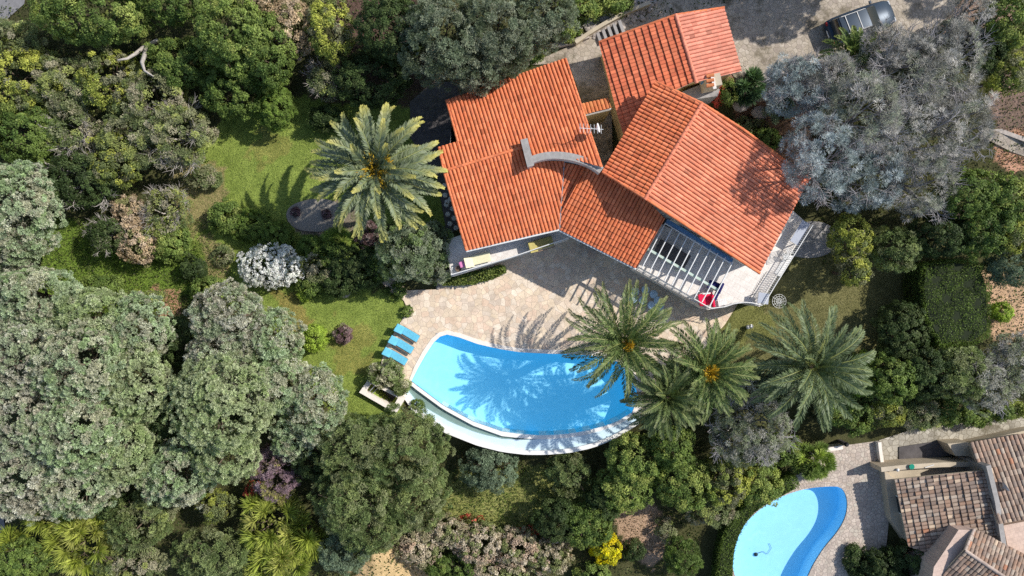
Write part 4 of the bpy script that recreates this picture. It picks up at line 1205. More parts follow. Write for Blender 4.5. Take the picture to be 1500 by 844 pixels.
# garden gate posts and little shed at the path
gp_ = root('gate_post', G(1229,646), 'dark gate post with lantern at the start of the stone path', 'post')
MB().box(LOC[gp_]+Vector((0,0,.6)), (.25,.25,1.2)).build('post', M['darkcement'], gp_); MB().lathe(LOC[gp_]+Vector((0,0,1.2)), [(.14,0),(.18,.12),(.1,.25)], 10).build('lantern', M['black'], gp_)
lw = MB(); wallstrip([G(1186,664), G(1210,655), G(1228,652)], .3, -2.6, -1.6, lw); tag(lw.build('garden_wall', M['coping']), 'short pale garden wall beside the gate post', 'wall')
lw = MB(); wallstrip(resample([G(1284,646), G(1286,664), G(1290,688)], 4), .25, -2.6, -1.9, lw); tag(lw.build('garden_wall', M['coping']), 'low white kerb wall dividing the paving from the path', 'wall')
lw = MB(); wallstrip(resample([G(1436,176), G(1462,190), G(1500,206), G(1540,222)], 9), .3, .8, 1.75, lw); tag(lw.build('garden_wall', M['rock']), 'low stone edging wall on the brown hillside at the right', 'wall')
lw = MB(); wallstrip(resample([G(1345,390), G(1350,440), G(1348,500)], 9), .22, -.2, .9, lw); tag(lw.build('garden_wall', M['cement']), 'low grey wall in deep shade between lawn and clipped hedge', 'wall')
lw = MB(); wallstrip(resample([G(795,72), G(830,66), G(862,55)], 6), .28, 1.8, 2.8, lw); tag(lw.build('garden_wall', M['rock']), 'low stone wall behind the left wing by the olive trees', 'wall')

# ================================================================== vegetation
def unit(a): return a/np.maximum(1e-9, np.linalg.norm(a, axis=-1, keepdims=True))

def leafquads(c, d, nrm, L, Wd):
    """one rhombus per leaf: centre c, long direction d, normal nrm"""
    s = unit(np.cross(nrm, d)); L = np.asarray(L)[:, None]; Wd = np.asarray(Wd)[:, None]
    V = np.stack([c-d*L/2, c+s*Wd/2+d*L*.05, c+d*L/2, c-s*Wd/2+d*L*.05], 1).reshape(-1, 3)
    F = np.arange(len(V), dtype=np.int32).reshape(-1, 4)
    return V, F

# species: leaf length, width, tuft radius, cover, spiky, colours, gap, lobes, inner darkness
g_ = lambda *c: list(c)
SP = {
 'mimosa': dict(L=.16, W=.06, tr=.24, cover=1.15, spiky=.9, gap=.10, lobes=26, cols=g_((.225,.265,.165),(.265,.262,.19),(.195,.25,.13),(.305,.305,.235),(.235,.285,.18))),
 'mimosagreen': dict(L=.16, W=.06, tr=.24, cover=1.15, spiky=.9, gap=.10, lobes=26, cols=g_((.235,.275,.145),(.21,.255,.12),(.28,.305,.19),(.245,.275,.155))),
 'pinkmimosa': dict(L=.16, W=.06, tr=.24, cover=1.15, spiky=.9, gap=.10, lobes=26, cols=g_((.28,.268,.215),(.255,.238,.19),(.21,.24,.15),(.32,.312,.265),(.235,.265,.18))),
 'olive': dict(L=.17, W=.06, tr=.34, cover=1.05, spiky=.8, gap=.16, lobes=14, cols=g_((.11,.135,.085),(.14,.16,.11),(.085,.105,.06),(.17,.185,.13))),
 'paleolive': dict(L=.15, W=.05, tr=.30, cover=1.1, spiky=.8, gap=.1, lobes=12, cols=g_((.17,.20,.13),(.20,.22,.155),(.13,.165,.09),(.15,.20,.08))),
 'greenolive': dict(L=.16, W=.06, tr=.34, cover=1.05, spiky=.75, gap=.16, lobes=17, cols=g_((.105,.14,.05),(.135,.165,.065),(.085,.115,.04),(.15,.165,.08),(.16,.19,.07))),
 'bright': dict(L=.15, W=.10, tr=.32, cover=1.1, spiky=.1, gap=.14, lobes=13, cols=g_((.12,.165,.04),(.155,.20,.05),(.085,.125,.03),(.20,.23,.06))),
 'lime': dict(L=.13, W=.08, tr=.24, cover=1.2, spiky=.1, gap=.0, lobes=6, cols=g_((.27,.36,.05),(.32,.41,.07),(.22,.31,.04))),
 'mid': dict(L=.15, W=.09, tr=.30, cover=1.1, spiky=.1, gap=.12, lobes=12, cols=g_((.085,.125,.03),(.11,.155,.035),(.06,.095,.022),(.13,.17,.04))),
 'dark': dict(L=.14, W=.08, tr=.28, cover=1.15, spiky=.1, gap=.08, lobes=10, cols=g_((.045,.07,.022),(.06,.09,.028),(.035,.055,.018),(.075,.10,.035))),
 'yellowgreen': dict(L=.15, W=.09, tr=.30, cover=1.05, spiky=.2, gap=.18, lobes=12, cols=g_((.15,.18,.045),(.22,.24,.05),(.11,.13,.05),(.28,.29,.06),(.14,.14,.08))),
 'scrub': dict(L=.16, W=.06, tr=.34, cover=.85, spiky=.6, gap=.22, lobes=12, cols=g_((.16,.165,.09),(.12,.14,.06),(.22,.20,.14),(.10,.125,.05),(.20,.22,.07))),
 'greygreen': dict(L=.15, W=.06, tr=.30, cover=1.05, spiky=.5, gap=.12, lobes=10, cols=g_((.12,.16,.10),(.15,.19,.12),(.10,.13,.08))),
 'clipped': dict(L=.10, W=.06, tr=.18, cover=1.3, spiky=.1, gap=.0, lobes=5, cols=g_((.10,.15,.03),(.125,.18,.035),(.08,.12,.025))),
 'grey': dict(L=.28, W=.02, tr=.42, cover=.62, spiky=1., gap=.27, lobes=14, cols=g_((.29,.275,.255),(.21,.205,.19),(.36,.345,.32),(.20,.215,.16),(.15,.15,.13))),
 'greyblue': dict(L=.24, W=.024, tr=.38, cover=.75, spiky=1., gap=.2, lobes=12, cols=g_((.25,.285,.29),(.31,.345,.35),(.17,.205,.20))),
 'greyleaf': dict(L=.15, W=.05, tr=.32, cover=1.0, spiky=.7, gap=.14, lobes=12, cols=g_((.22,.215,.19),(.27,.26,.235),(.15,.17,.11),(.19,.21,.13))),
 'beige': dict(L=.14, W=.10, tr=.26, cover=1.1, spiky=.2, gap=.12, lobes=11, cols=g_((.45,.34,.22),(.50,.39,.27),(.36,.27,.17),(.24,.24,.10),(.42,.33,.24))),
 'hydrangea': dict(L=.13, W=.10, tr=.22, cover=1.1, spiky=.2, gap=.08, lobes=14, cols=g_((.34,.29,.21),(.42,.36,.28),(.25,.23,.14),(.16,.18,.07),(.38,.29,.22))),
 'whiteflower': dict(L=.15, W=.12, tr=.17, cover=1.4, spiky=.3, gap=.0, lobes=9, cols=g_((.84,.82,.82),(.90,.88,.88),(.80,.78,.79),(.88,.86,.86),(.84,.84,.84),(.9,.88,.88),(.25,.27,.20))),
 'yellow': dict(L=.12, W=.09, tr=.24, cover=1.1, spiky=.1, gap=.08, lobes=8, cols=g_((.62,.50,.01),(.72,.58,.01),(.45,.42,.02),(.25,.28,.03))),
 'purple': dict(L=.12, W=.05, tr=.20, cover=1.1, spiky=.6, gap=.05, lobes=7, cols=g_((.17,.10,.11),(.22,.14,.15),(.12,.07,.07),(.26,.20,.19))),
 'purpletwig': dict(L=.22, W=.03, tr=.3, cover=.9, spiky=1., gap=.2, lobes=8, cols=g_((.19,.13,.15),(.25,.19,.21),(.13,.09,.09),(.24,.22,.08))),
 'red': dict(L=.13, W=.09, tr=.2, cover=1., spiky=.2, gap=.1, lobes=6, cols=g_((.55,.09,.06),(.62,.16,.10),(.14,.15,.04),(.45,.1,.06))),
 'oleander': dict(L=.19, W=.06, tr=.26, cover=1.1, spiky=.9, gap=.05, lobes=9, cols=g_((.18,.22,.09),(.24,.27,.13),(.13,.17,.06),(.36,.34,.24))),
 'yucca': dict(L=.85, W=.085, tr=.72, cover=1.5, spiky=2., gap=.05, lobes=10, cols=g_((.32,.37,.06),(.40,.44,.09),(.22,.27,.045),(.46,.47,.13))),
 'spiky': dict(L=.5, W=.05, tr=.42, cover=2., spiky=2., gap=.05, lobes=8, cols=g_((.18,.24,.05),(.25,.30,.07),(.12,.17,.04))),
 'agave': dict(L=.62, W=.09, tr=.5, cover=2.2, spiky=2., gap=0, lobes=3, cols=g_((.07,.12,.05),(.10,.16,.07),(.05,.09,.04))),
 'conifer': dict(L=.16, W=.05, tr=.26, cover=1.2, spiky=.9, gap=.05, lobes=9, cols=g_((.09,.13,.035),(.12,.17,.04),(.07,.10,.028))),
}
NLEAF = [0]
FGAIN = dict(mimosa=1.62, pinkmimosa=1.6, whiteflower=.97, yellow=1.1, beige=1.15, hydrangea=1.35, lime=1.15, yucca=.95, grey=1.35, greyblue=1.25, scrub=1.75, mimosagreen=1.55, red=1.1, purple=1.3, purpletwig=1.4, dark=1.35)
def crown_arrays(seed, rx, ry, rz, sp, q=1.0):
    rg = np.random.default_rng(seed)
    s = SP[sp]
    tr = s['tr']; L0 = s['L']; W0 = s['W']
    if s['spiky'] < 1: L0 *= .84; W0 *= .84
    r = math.sqrt(rx*ry)
    if sp not in ('yucca', 'spiky', 'agave'):
        tr = min(tr, r*.34)
    nl = s['lobes']
    # lobes
    D = unit(rg.normal(size=(nl, 3)) + np.array([0, 0, .35])); D[:, 2] = np.where(D[:, 2] < -.2, -D[:, 2], D[:, 2])
    amp = rg.uniform(.75, 1.12, nl); wd = rg.uniform(.02, .12, nl)
    lc = rg.integers(0, len(s['cols']), nl)
    area = 2*math.pi*rx*ry*.9 + math.pi*(rx+ry)*rz*.6
    K = max(8, int(area/(math.pi*tr*tr)*1.6))
    T = unit(rg.normal(size=(K*2, 3))); T = T[T[:, 2] > -.42][:K]; K = len(T)
    dt = T @ D.T
    e = amp*np.exp(-(1-dt)/wd)
    f = .86+.12*e.max(1)+.06*np.sin(T[:, 0]*8+seed)*np.sin(T[:, 1]*9+seed*.3); own = e.argmax(1)
    f *= (1.04-.3*rg.random(K)**1.6)*np.where(rg.random(K) < .16, rg.uniform(1.02, 1.16, K), 1)
    # gaps: between lobes tufts are missing more often
    lowf = np.sin(T[:, 0]*5+seed)*np.cos(T[:, 1]*6+seed*.7)+.6*np.sin(T[:, 2]*7+T[:, 0]*4)
    keep = ~((lowf > 1.0-2.2*s['gap']) & (rg.random(K) < .75)) & (rg.random(K) > s['gap']*.6)
    T, f, own = T[keep], f[keep], own[keep]; K = len(T)
    Pc = T*f[:, None]*np.array([rx-tr*.5, ry-tr*.5, rz-tr*.3])
    la = L0*W0*.55
    n = max(6, int(s['cover']*2*math.pi*tr*tr/la*.62*q))
    n = min(n, 100)
    idx = np.repeat(np.arange(K), n)
    off = unit(rg.normal(size=(K*n, 3))); out = T[idx]
    dd = (off*out).sum(1)
    off = np.where((dd < -.15)[:, None], off-2*dd[:, None]*out, off)
    trr = tr*rg.uniform(.7, 1.25, K)[idx]
    Ls = L0*rg.uniform(.7, 1.3, K*n); Ws = W0*rg.uniform(.7, 1.3, K*n)
    sk = s['spiky']
    rnd = unit(rg.normal(size=(K*n, 3)))
    if sk >= 2:
        off = unit(off*np.array([1, 1, .75])+np.array([0, 0, .25])+out*.2)
        d = unit(off+rnd*.06); c = Pc[idx]+d*Ls[:, None]*.52
        nn = unit(np.array([0, 0, 1.])+rnd*.35)
    else:
        rad = trr*rg.uniform(.35, 1.0, K*n)**.6
        c = Pc[idx]+off*rad[:, None]
        d = unit(off*sk+rnd*(1.05-.55*min(1, sk)))
        nn = unit(out*.55+off*.5+rnd*.75+np.array([0, 0, .25]))
    nn = unit(nn-(nn*d).sum(1, keepdims=True)*d)
    cols = np.array(s['cols'])*FGAIN.get(sp, 1.5)*1.17
    tc = np.where(rg.random(K) < .55, lc[own], rg.integers(0, len(cols), K))
    tb = rg.uniform(.78, 1.22, K)
    C = cols[tc][idx]*tb[idx][:, None]*rg.uniform(.6, 1.4, K*n)[:, None]
    V1, F1 = leafquads(c, d, nn, Ls, Ws)
    # inner mass that closes the crown, inner shade put into its darker colour
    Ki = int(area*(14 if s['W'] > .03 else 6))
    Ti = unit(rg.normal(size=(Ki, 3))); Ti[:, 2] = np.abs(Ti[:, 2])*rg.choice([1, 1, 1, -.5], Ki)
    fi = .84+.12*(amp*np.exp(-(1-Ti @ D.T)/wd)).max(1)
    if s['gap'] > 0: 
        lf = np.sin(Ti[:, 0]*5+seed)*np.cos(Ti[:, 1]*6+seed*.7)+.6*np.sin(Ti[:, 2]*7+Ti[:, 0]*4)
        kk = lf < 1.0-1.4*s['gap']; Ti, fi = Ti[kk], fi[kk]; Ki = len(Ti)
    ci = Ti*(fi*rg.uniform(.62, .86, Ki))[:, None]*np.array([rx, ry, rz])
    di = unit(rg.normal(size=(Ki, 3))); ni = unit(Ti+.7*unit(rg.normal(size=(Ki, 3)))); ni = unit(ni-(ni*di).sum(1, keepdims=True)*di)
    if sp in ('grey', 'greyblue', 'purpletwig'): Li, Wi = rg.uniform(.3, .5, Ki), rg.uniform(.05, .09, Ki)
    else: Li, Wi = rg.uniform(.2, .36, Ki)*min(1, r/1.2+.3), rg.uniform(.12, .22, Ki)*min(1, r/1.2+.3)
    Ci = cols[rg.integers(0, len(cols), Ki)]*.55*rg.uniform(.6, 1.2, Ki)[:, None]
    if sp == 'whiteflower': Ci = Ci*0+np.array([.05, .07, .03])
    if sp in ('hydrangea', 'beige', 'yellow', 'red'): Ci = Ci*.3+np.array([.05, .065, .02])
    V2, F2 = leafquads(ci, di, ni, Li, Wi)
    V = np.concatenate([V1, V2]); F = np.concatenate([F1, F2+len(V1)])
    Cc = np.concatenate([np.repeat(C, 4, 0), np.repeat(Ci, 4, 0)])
    NLEAF[0] += len(F)
    return V, F, np.clip(Cc, 0, 1)

def skeleton(seed, h, rx, ry, rz, zc, r0, mat, parent, name='trunk', n1=6, n2=3, n3=0, reach=.72):
    """tapered trunk, limbs, and secondary branches, coordinates relative to the foot"""
    rg = random.Random(seed); mb = MB(); o = LOC[parent]
    fork = max(.15, zc-rz*.75)
    j = lambda s: Vector((rg.uniform(-s, s), rg.uniform(-s, s), 0))
    f = o+Vector((0, 0, fork))+j(.15*fork)
    mb.tube([o-Vector((0, 0, .15)), o.lerp(f, .5)+j(.06*fork), f], [r0*1.35, r0, r0*.8], 8)
    for i in range(n1):
        a = 6.283*i/n1+rg.uniform(-.4, .4); e = rg.uniform(.15, .95)
        end = o+Vector((rx*reach*math.cos(a)*e**.5, ry*reach*math.sin(a)*e**.5, zc+rz*reach*math.sqrt(max(.05, 1-e))*.9))
        m1 = f.lerp(end, .35)+j(.12*rx)+Vector((0, 0, -.05*rz)); m2 = f.lerp(end, .7)+j(.12*rx)
        mb.tube([f, m1, m2, end], [r0*.62, r0*.42, r0*.26, r0*.1], 6)
        for k in range(n2):
            st_ = m1.lerp(m2, rg.random()) if k % 2 else m2
            aa = a+rg.uniform(-1.1, 1.1); en = st_+Vector((math.cos(aa)*rx*.38, math.sin(aa)*ry*.38, rz*rg.uniform(.05, .4)))
            mi = st_.lerp(en, .5)+j(.06*rx)
            mb.tube([st_, mi, en], [r0*.24, r0*.15, r0*.06], 5)
            for q in range(n3):
                s2 = mi.lerp(en, rg.random()); a3 = aa+rg.uniform(-1.3, 1.3); e3 = s2+Vector((math.cos(a3)*rx*.22, math.sin(a3)*ry*.22, rz*rg.uniform(0, .3)))
                mb.tube([s2, s2.lerp(e3, .5)+j(.04*rx), e3], [r0*.12, r0*.08, r0*.04], 4, False)
    return mb.build(name, mat, parent, True)

SEED = [100]
NAMES = {'mimosa':'mimosa_tree','mimosagreen':'mimosa_tree','pinkmimosa':'mimosa_tree','olive':'olive_tree','paleolive':'olive_tree','greenolive':'olive_tree','grey':'grey_tree','greyblue':'grey_tree','greyleaf':'grey_tree'}
def plant(px, py, r, h, sp, label, ry=None, group=None, name=None, cat=None, rzf=None, branches=0, bmat=None, q=1.0, tilt=0):
    """a tree or shrub: crown centre seen at pixel px,py, radius r px, top at height h over the ground"""
    SEED[0] += 1; sd = SEED[0]
    ry = ry or r
    tree = h > 2.6
    # crown depth
    zc_guess = h*.62
    k = (H-zc_guess)/H/S
    RX, RY = r*k+.1, ry*k+.1
    if sp in ('mimosa', 'mimosagreen', 'pinkmimosa'): rzf = min(h*.42, RX*.78); RX *= 1.07; RY *= 1.07
    rz = rzf or min(h*.46 if tree else h*.62, max(RX, RY)*(.95 if tree else 1.0))
    zc = h-rz if tree else max(h-rz, rz*.15)
    g0 = G(px, py)
    for _ in range(4):
        p = P(px, py, g0.z+zc); g0 = Vector((p.x, p.y, gz(p)))
    nm = name or NAMES.get(sp) or ('tree' if tree else 'shrub')
    ct = cat or ('tree' if tree else 'shrub')
    rt = root(nm, g0, label, ct, group)
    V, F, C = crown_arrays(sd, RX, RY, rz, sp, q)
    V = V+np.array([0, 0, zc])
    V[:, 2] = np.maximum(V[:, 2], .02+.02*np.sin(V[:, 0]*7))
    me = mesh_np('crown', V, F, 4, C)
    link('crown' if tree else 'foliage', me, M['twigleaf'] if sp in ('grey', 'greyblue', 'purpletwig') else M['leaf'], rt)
    r0 = .05+.035*math.sqrt(RX*RY) if tree else .03
    bm_ = bmat or (M['greybark'] if sp in ('grey', 'greyblue', 'greyleaf') else M['bark'])
    if branches:
        skeleton(sd, h, RX, RY, rz, zc, r0*1.1, bm_, rt, 'trunk', 8, 6, 5, 1.0)
    elif tree:
        skeleton(sd, h, RX, RY, rz, zc, r0, bm_, rt, 'trunk', 6, 3, 0)
    else:
        skeleton(sd, h, RX, RY, rz, zc, r0, bm_, rt, 'stem', 4, 1, 0, .6)
    return rt

def leafblock(name, pxs, z0, z1, sp, label, cat='hedge', dens=150, seed=1, z=None, wob=.08):
    """clipped hedge: leaves over the top and the sides of an outline"""
    rg = np.random.default_rng(seed)
    pts = [P(x, y, (z if z is not None else 0)+z1) for x, y in pxs]
    if z is None:
        pts = [P(x, y, G(x, y).z+z1) for x, y in pxs]
    c = sum(pts, Vector())/len(pts); base = Vector((c.x, c.y, gz(c)))
    rt = root(name, base, label, cat)
    xs = np.array([(p.x, p.y) for p in pts]); x0, y0 = xs.min(0); x1, y1 = xs.max(0)
    A = (x1-x0)*(y1-y0); n = int(A*dens)
    q = rg.uniform([x0, y0], [x1, y1], (n, 2)); q = q[pip(q[:, 0], q[:, 1], [(p.x, p.y) for p in pts])]
    gh = terrain(q[:, 0], q[:, 1]) if z is None else np.full(len(q), z)
    bumps = wob*(np.sin(q[:, 0]*3.1+q[:, 1]*1.7)+np.cos(q[:, 1]*3.7-q[:, 0]*2.3))
    top = np.column_stack([q, gh+z1+bumps-rg.uniform(0, .14, len(q))]); nt = np.tile([0, 0, 1.], (len(q), 1))
    S_, NS = [], []
    m = len(pts)
    for i in range(m):
        a, b = pts[i], pts[(i+1) % m]; L = (b-a).length; k = int(L*(z1-z0)*dens)
        t = rg.random(k)[:, None]; xy = np.array([a.x, a.y])*(1-t)+np.array([b.x, b.y])*t
        zz = rg.uniform(z0, z1, k); gg = terrain(xy[:, 0], xy[:, 1]) if z is None else np.full(k, z)
        nn = np.array([(b-a).y, -(b-a).x, 0]); nn = nn/max(1e-9, np.linalg.norm(nn))
        if nn[:2] @ (np.array([c.x, c.y])-np.array([a.x, a.y])) > 0: nn = -nn
        S_.append(np.column_stack([xy, gg+zz])+nn*rg.normal(0, .06, k)[:, None]); NS.append(np.tile(nn, (k, 1)))
    Pc = np.concatenate([top]+S_); Nn = np.concatenate([nt]+NS)
    s = SP[sp]; k = len(Pc)
    rnd = unit(rg.normal(size=(k, 3))); nn = unit(Nn*.8+rnd*.7); d = unit(unit(rg.normal(size=(k, 3)))+Nn*.5); nn = unit(nn-(nn*d).sum(1, keepdims=True)*d)
    V, F = leafquads(Pc-np.array(base), d, nn, s['L']*rg.uniform(.7, 1.3, k), s['W']*rg.uniform(.7, 1.3, k))
    cols = np.array(s['cols']); C = 1.4*cols[rg.integers(0, len(cols), k)]*rg.uniform(.65, 1.3, k)[:, None]
    C *= (1+.25*np.sin(Pc[:, 0]*2.1+1)*np.cos(Pc[:, 1]*1.7))[:, None]
    NLEAF[0] += k
    link('foliage', mesh_np('foliage', V, F, 4, np.repeat(np.clip(C, 0, 1), 4, 0)), M['leaf'], rt)
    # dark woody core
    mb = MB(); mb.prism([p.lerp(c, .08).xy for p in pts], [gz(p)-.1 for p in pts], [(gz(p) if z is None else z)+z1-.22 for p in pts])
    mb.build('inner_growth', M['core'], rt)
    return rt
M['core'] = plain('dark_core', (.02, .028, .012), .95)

# ---- palms
def frond_mesh(seed, Lf, pitch, droop, lw, cols, tipcol, nleaf=76, vee=.5, ll=.5, fwd=.6):
    rg = np.random.default_rng(seed)
    n = 60; s = np.linspace(0, 1, n); ang = pitch-droop*s**1.4
    ds = Lf/n; x = np.cumsum(np.cos(ang))*ds; z = np.cumsum(np.sin(ang))*ds; side = .12*Lf*rg.uniform(-1, 1)*s**2
    Pn = np.column_stack([x, side, z]); Tn = unit(np.gradient(Pn, axis=0))
    sl = np.linspace(.10, 1.0, nleaf); V, F, C = [], [], []
    for sg in (-1, 1):
        i = np.clip((sl*(n-1)).astype(int), 0, n-1)
        p = Pn[i]; t = Tn[i]; up = unit(np.cross(t, np.array([0, 1., 0]))*-1); up = np.where(up[:, 2:3] < 0, -up, up)
        sd = np.tile([0, 1., 0], (nleaf, 1))*sg
        length = ll*(np.sin(np.pi*np.clip(.18+.74*sl, 0, 1))**.8)*rg.uniform(.85, 1.12, nleaf)
        d = unit(t*(fwd+.5*sl[:, None])+sd*(1.0-.35*sl[:, None])+up*vee*rg.uniform(.5, 1.2, (nleaf, 1))+rg.normal(0, .12, (nleaf, 3)))
        c = p+d*length[:, None]*.5
        nn = unit(up+sd*-.5*vee+rg.normal(0, .25, (nleaf, 3))); nn = unit(nn-(nn*d).sum(1, keepdims=True)*d)
        v, f = leafquads(c, d, nn, length, np.full(nleaf, lw))
        F.append(f+sum(len(q) for q in V)); V.append(v)
        col = np.array(cols)[rg.integers(0, len(cols), nleaf)]*rg.uniform(.8, 1.2, (nleaf, 1))
        w = np.clip((sl-.72)/.28, 0, 1)[:, None]*.8
        col = col*(1-w)+np.array(tipcol)*w
        C.append(np.repeat(col, 4, 0))
    # rachis as a thin strip
    w = (.035*(1-s)+.008)[:, None]; yv = np.array([0, 1., 0])
    A = Pn-yv*w; Bq = Pn+yv*w; b = sum(len(q) for q in V)
    V.append(np.concatenate([A, Bq])); k = np.arange(n-1); F.append(np.stack([k, k+1, k+n+1, k+n], 1)+b)
    C.append(np.tile([.30, .33, .10], (2*n, 1)))
    return mesh_np('frond', np.concatenate(V), np.concatenate(F), 4, np.concatenate(C))

def palm(px, py, h, Rm, label, seed, cols, tip, heart, nf=48, lw=.05, vee=.4, ll=.5, trunk=.3, pmin=-20, group=None, name='palm_tree', sector=None):
    g0 = G(px, py)
    for _ in range(4):
        p = P(px, py, g0.z+h); g0 = Vector((p.x, p.y, gz(p)))
    rt = root(name, g0, label, 'palm tree', group)
    rg = random.Random(seed)
    mb = MB(); pts = [g0+Vector((0.05*math.sin(i), .05*math.cos(i*1.3), (h-.25)*i/8-.1*(i == 0))) for i in range(9)]
    mb.tube(pts, [trunk*1.25]+[trunk]*6+[trunk*1.15, trunk*1.3], 12); mb.build('trunk', M['palmbark'], rt, True)
    tiers = [(78, 60, .62), (60, 70, .8), (42, 75, .92), (26, 70, 1.0), (10, 60, 1.0), (pmin, 40, .95)]
    meshes = [[frond_mesh(seed*10+i*3+k, Rm*1.22*l, R(pp), R(dr), lw, cols, tip, vee=vee, ll=ll) for k in range(2)] for i, (pp, dr, l) in enumerate(tiers)]
    deadm = frond_mesh(seed*77, Rm*1.05, R(-30), R(35), lw, [(.30,.22,.12),(.24,.17,.09)], (.3,.22,.12), vee=vee*.5, ll=ll*.8); deadm.materials.append(M['palmleaf'])
    cnt = [max(3, int(nf*f)) for f in (.10, .14, .20, .22, .20, .14)]
    for ti, c in enumerate(cnt):
        a0 = rg.uniform(0, 6.28)
        for i in range(c):
            o = bpy.data.objects.new('frond', meshes[ti][i % 2]); COL.objects.link(o)
            if not meshes[ti][i % 2].materials: meshes[ti][i % 2].materials.append(M['palmleaf'])
            o.parent = rt
            a = a0+6.2832*i/c+rg.uniform(-.12, .12)
            o.location = (math.cos(a)*.12, math.sin(a)*.12, h+.12-.09*ti); o.rotation_euler = (rg.uniform(-.4, .4), rg.uniform(-.16, .16), a)
            sc = rg.choice([rg.uniform(.85, 1.1)]*4+[rg.uniform(.6, .85)])
            if ti == 5 and rg.random() < .3:
                o.data = deadm; o.scale = (sc, sc, sc)
    if heart:
        rgn = np.random.default_rng(seed); k = int(420*max(1, heart)**3)
        d = unit(rgn.normal(size=(k, 3))*np.array([1, 1, .35])+np.array([.3, -.1, .5])); c = d*rgn.uniform(.15, heart*1.15, (k, 1))+np.array([.1, -.1, h+.75])
        nn = unit(rgn.normal(size=(k, 3))); nn = unit(nn-(nn*d).sum(1, keepdims=True)*d)
        V, F = leafquads(c, d, nn, np.full(k, .3), np.full(k, .06))
        C = np.array([(.62,.38,.03),(.55,.42,.05),(.7,.45,.04)])[rgn.integers(0, 3, k)]
        link('inflorescence', mesh_np('inflorescence', V, F, 4, np.repeat(C, 4, 0)), M['palmleaf'], rt)
    return rt

PG = [(.11,.17,.05),(.17,.235,.07),(.08,.125,.035),(.25,.31,.12)]
palm(550,250, 7.6, 3.75, 'big pale palm with orange flower stalks and yellow frond tips on the left lawn', 1, [(.20,.25,.13),(.25,.29,.16),(.17,.21,.10),(.23,.27,.17)], (.62,.55,.13), 1.15, nf=66, lw=.11, vee=.25, ll=.55)
palm(915,502, 6.1, 3.5, 'palm leaning its fronds over the pool, westmost of the pool palms', 2, PG, (.20,.20,.08), .3, nf=62, lw=.05, vee=.55, ll=.48)
palm(1034,543, 6.2, 2.95, 'middle palm of the cluster east of the pool, with a yellow heart', 3, PG, (.22,.24,.09), .5, nf=60, lw=.05, vee=.55, ll=.46)
palm(977,582, 6.5, 2.45, 'smaller low palm in front of the cluster at the pool edge', 4, [(.13,.18,.06),(.17,.22,.085),(.11,.15,.05)], (.24,.25,.12), .0, nf=54, lw=.05, vee=.5, ll=.42)
palm(1190,537, 5.8, 3.75, 'large dark feathery palm standing alone on the right lawn', 5, [(.12,.17,.07),(.16,.21,.10),(.10,.14,.055),(.20,.25,.14)], (.22,.27,.12), 0, nf=62, lw=.055, vee=.4, ll=.56)
palm(1250,82, 3.2, 1.7, 'small dense green palm beside the parked car', 6, [(.12,.19,.05),(.16,.23,.06)], (.3,.32,.08), .0, nf=36, lw=.05, vee=.5, ll=.4, trunk=.18)

# ---- trees and shrubs of the garden
T = plant
# top left
T(140,22,86,6.0,'bright','broad bright green tree at the top left edge beside the road',ry=44)
T(250,0,60,5.5,'mid','dark green tree at the top edge right of the bright broad tree',ry=34)
T(28,120,70,4.6,'yellowgreen','speckled yellow-green shrubby tree at the left edge below the road',ry=62)
T(20,62,42,3.4,'scrub','dry pale scrub along the road corner',ry=32)
T(100,128,50,4.6,'scrub','olive-drab scrub tree left of the leaning grey trunk')
T(165,120,52,5.0,'yellowgreen','yellow-flecked tree under the leaning grey trunk',ry=46)
T(225,150,55,5.2,'scrub','greyish scrub tree right of the yellow-flecked tree',ry=50)
T(262,200,52,5.0,'scrub','hazy grey-green bushy tree at the left border of the lawn',ry=50,branches=1,bmat=M['palebark'])
T(200,205,50,4.8,'scrub','sandy grey-green tree in the middle of the upper left thicket',ry=44)
T(110,195,42,4.2,'scrub','brownish hollow scrub in the upper left thicket',branches=1,bmat=M['palebark'],q=.6)
T(45,200,55,4.6,'mid','green tree at the left edge above the beige-topped tree',ry=46)
T(120,265,58,4.4,'dark','dark thicket laced with bare white branches',ry=44,branches=1,bmat=M['palebark'],q=.7)
T(170,235,40,4.6,'yellowgreen','small yellow-flecked tree above the beige flowering shrubs')
T(262,95,46,4.6,'mid','mid green tree between the leaning trunk and the tall green tree',ry=40)
T(345,55,52,6.6,'bright','tall rounded green tree, leftmost of the pair above the lawn',ry=60)
T(390,75,42,6.0,'mid','tall rounded green tree, right of the pair above the lawn',ry=58)
T(340,135,46,4.8,'mid','green tree below the tall rounded pair at the lawn edge',ry=38)
T(405,158,29,3.4,'clipped','dense clipped conical shrub at the tip of the upper lawn',ry=34,rzf=1.7)
T(430,42,30,4.2,'beige','pinkish beige flowering tree between two green trees',ry=44)
T(485,45,32,5.0,'yellowgreen','yellow-green tree in the gap of the top wood',ry=46)
T(478,118,28,3.4,'scrub','half bare twiggy shrub below the yellow-green tree',branches=1,bmat=M['palebark'],q=.5)
T(398,8,40,3.6,'beige','reddish beige shrub at the top edge',ry=20,q=.7)
T(545,118,58,4.6,'dark','deep green shaded tree above the big palm',ry=44)
T(575,45,52,6.0,'dark','dark tree at the top left of the olive grove',ry=48)
T(480,175,30,2.2,'dark','low dark shrub in shade north of the big palm',ry=18)
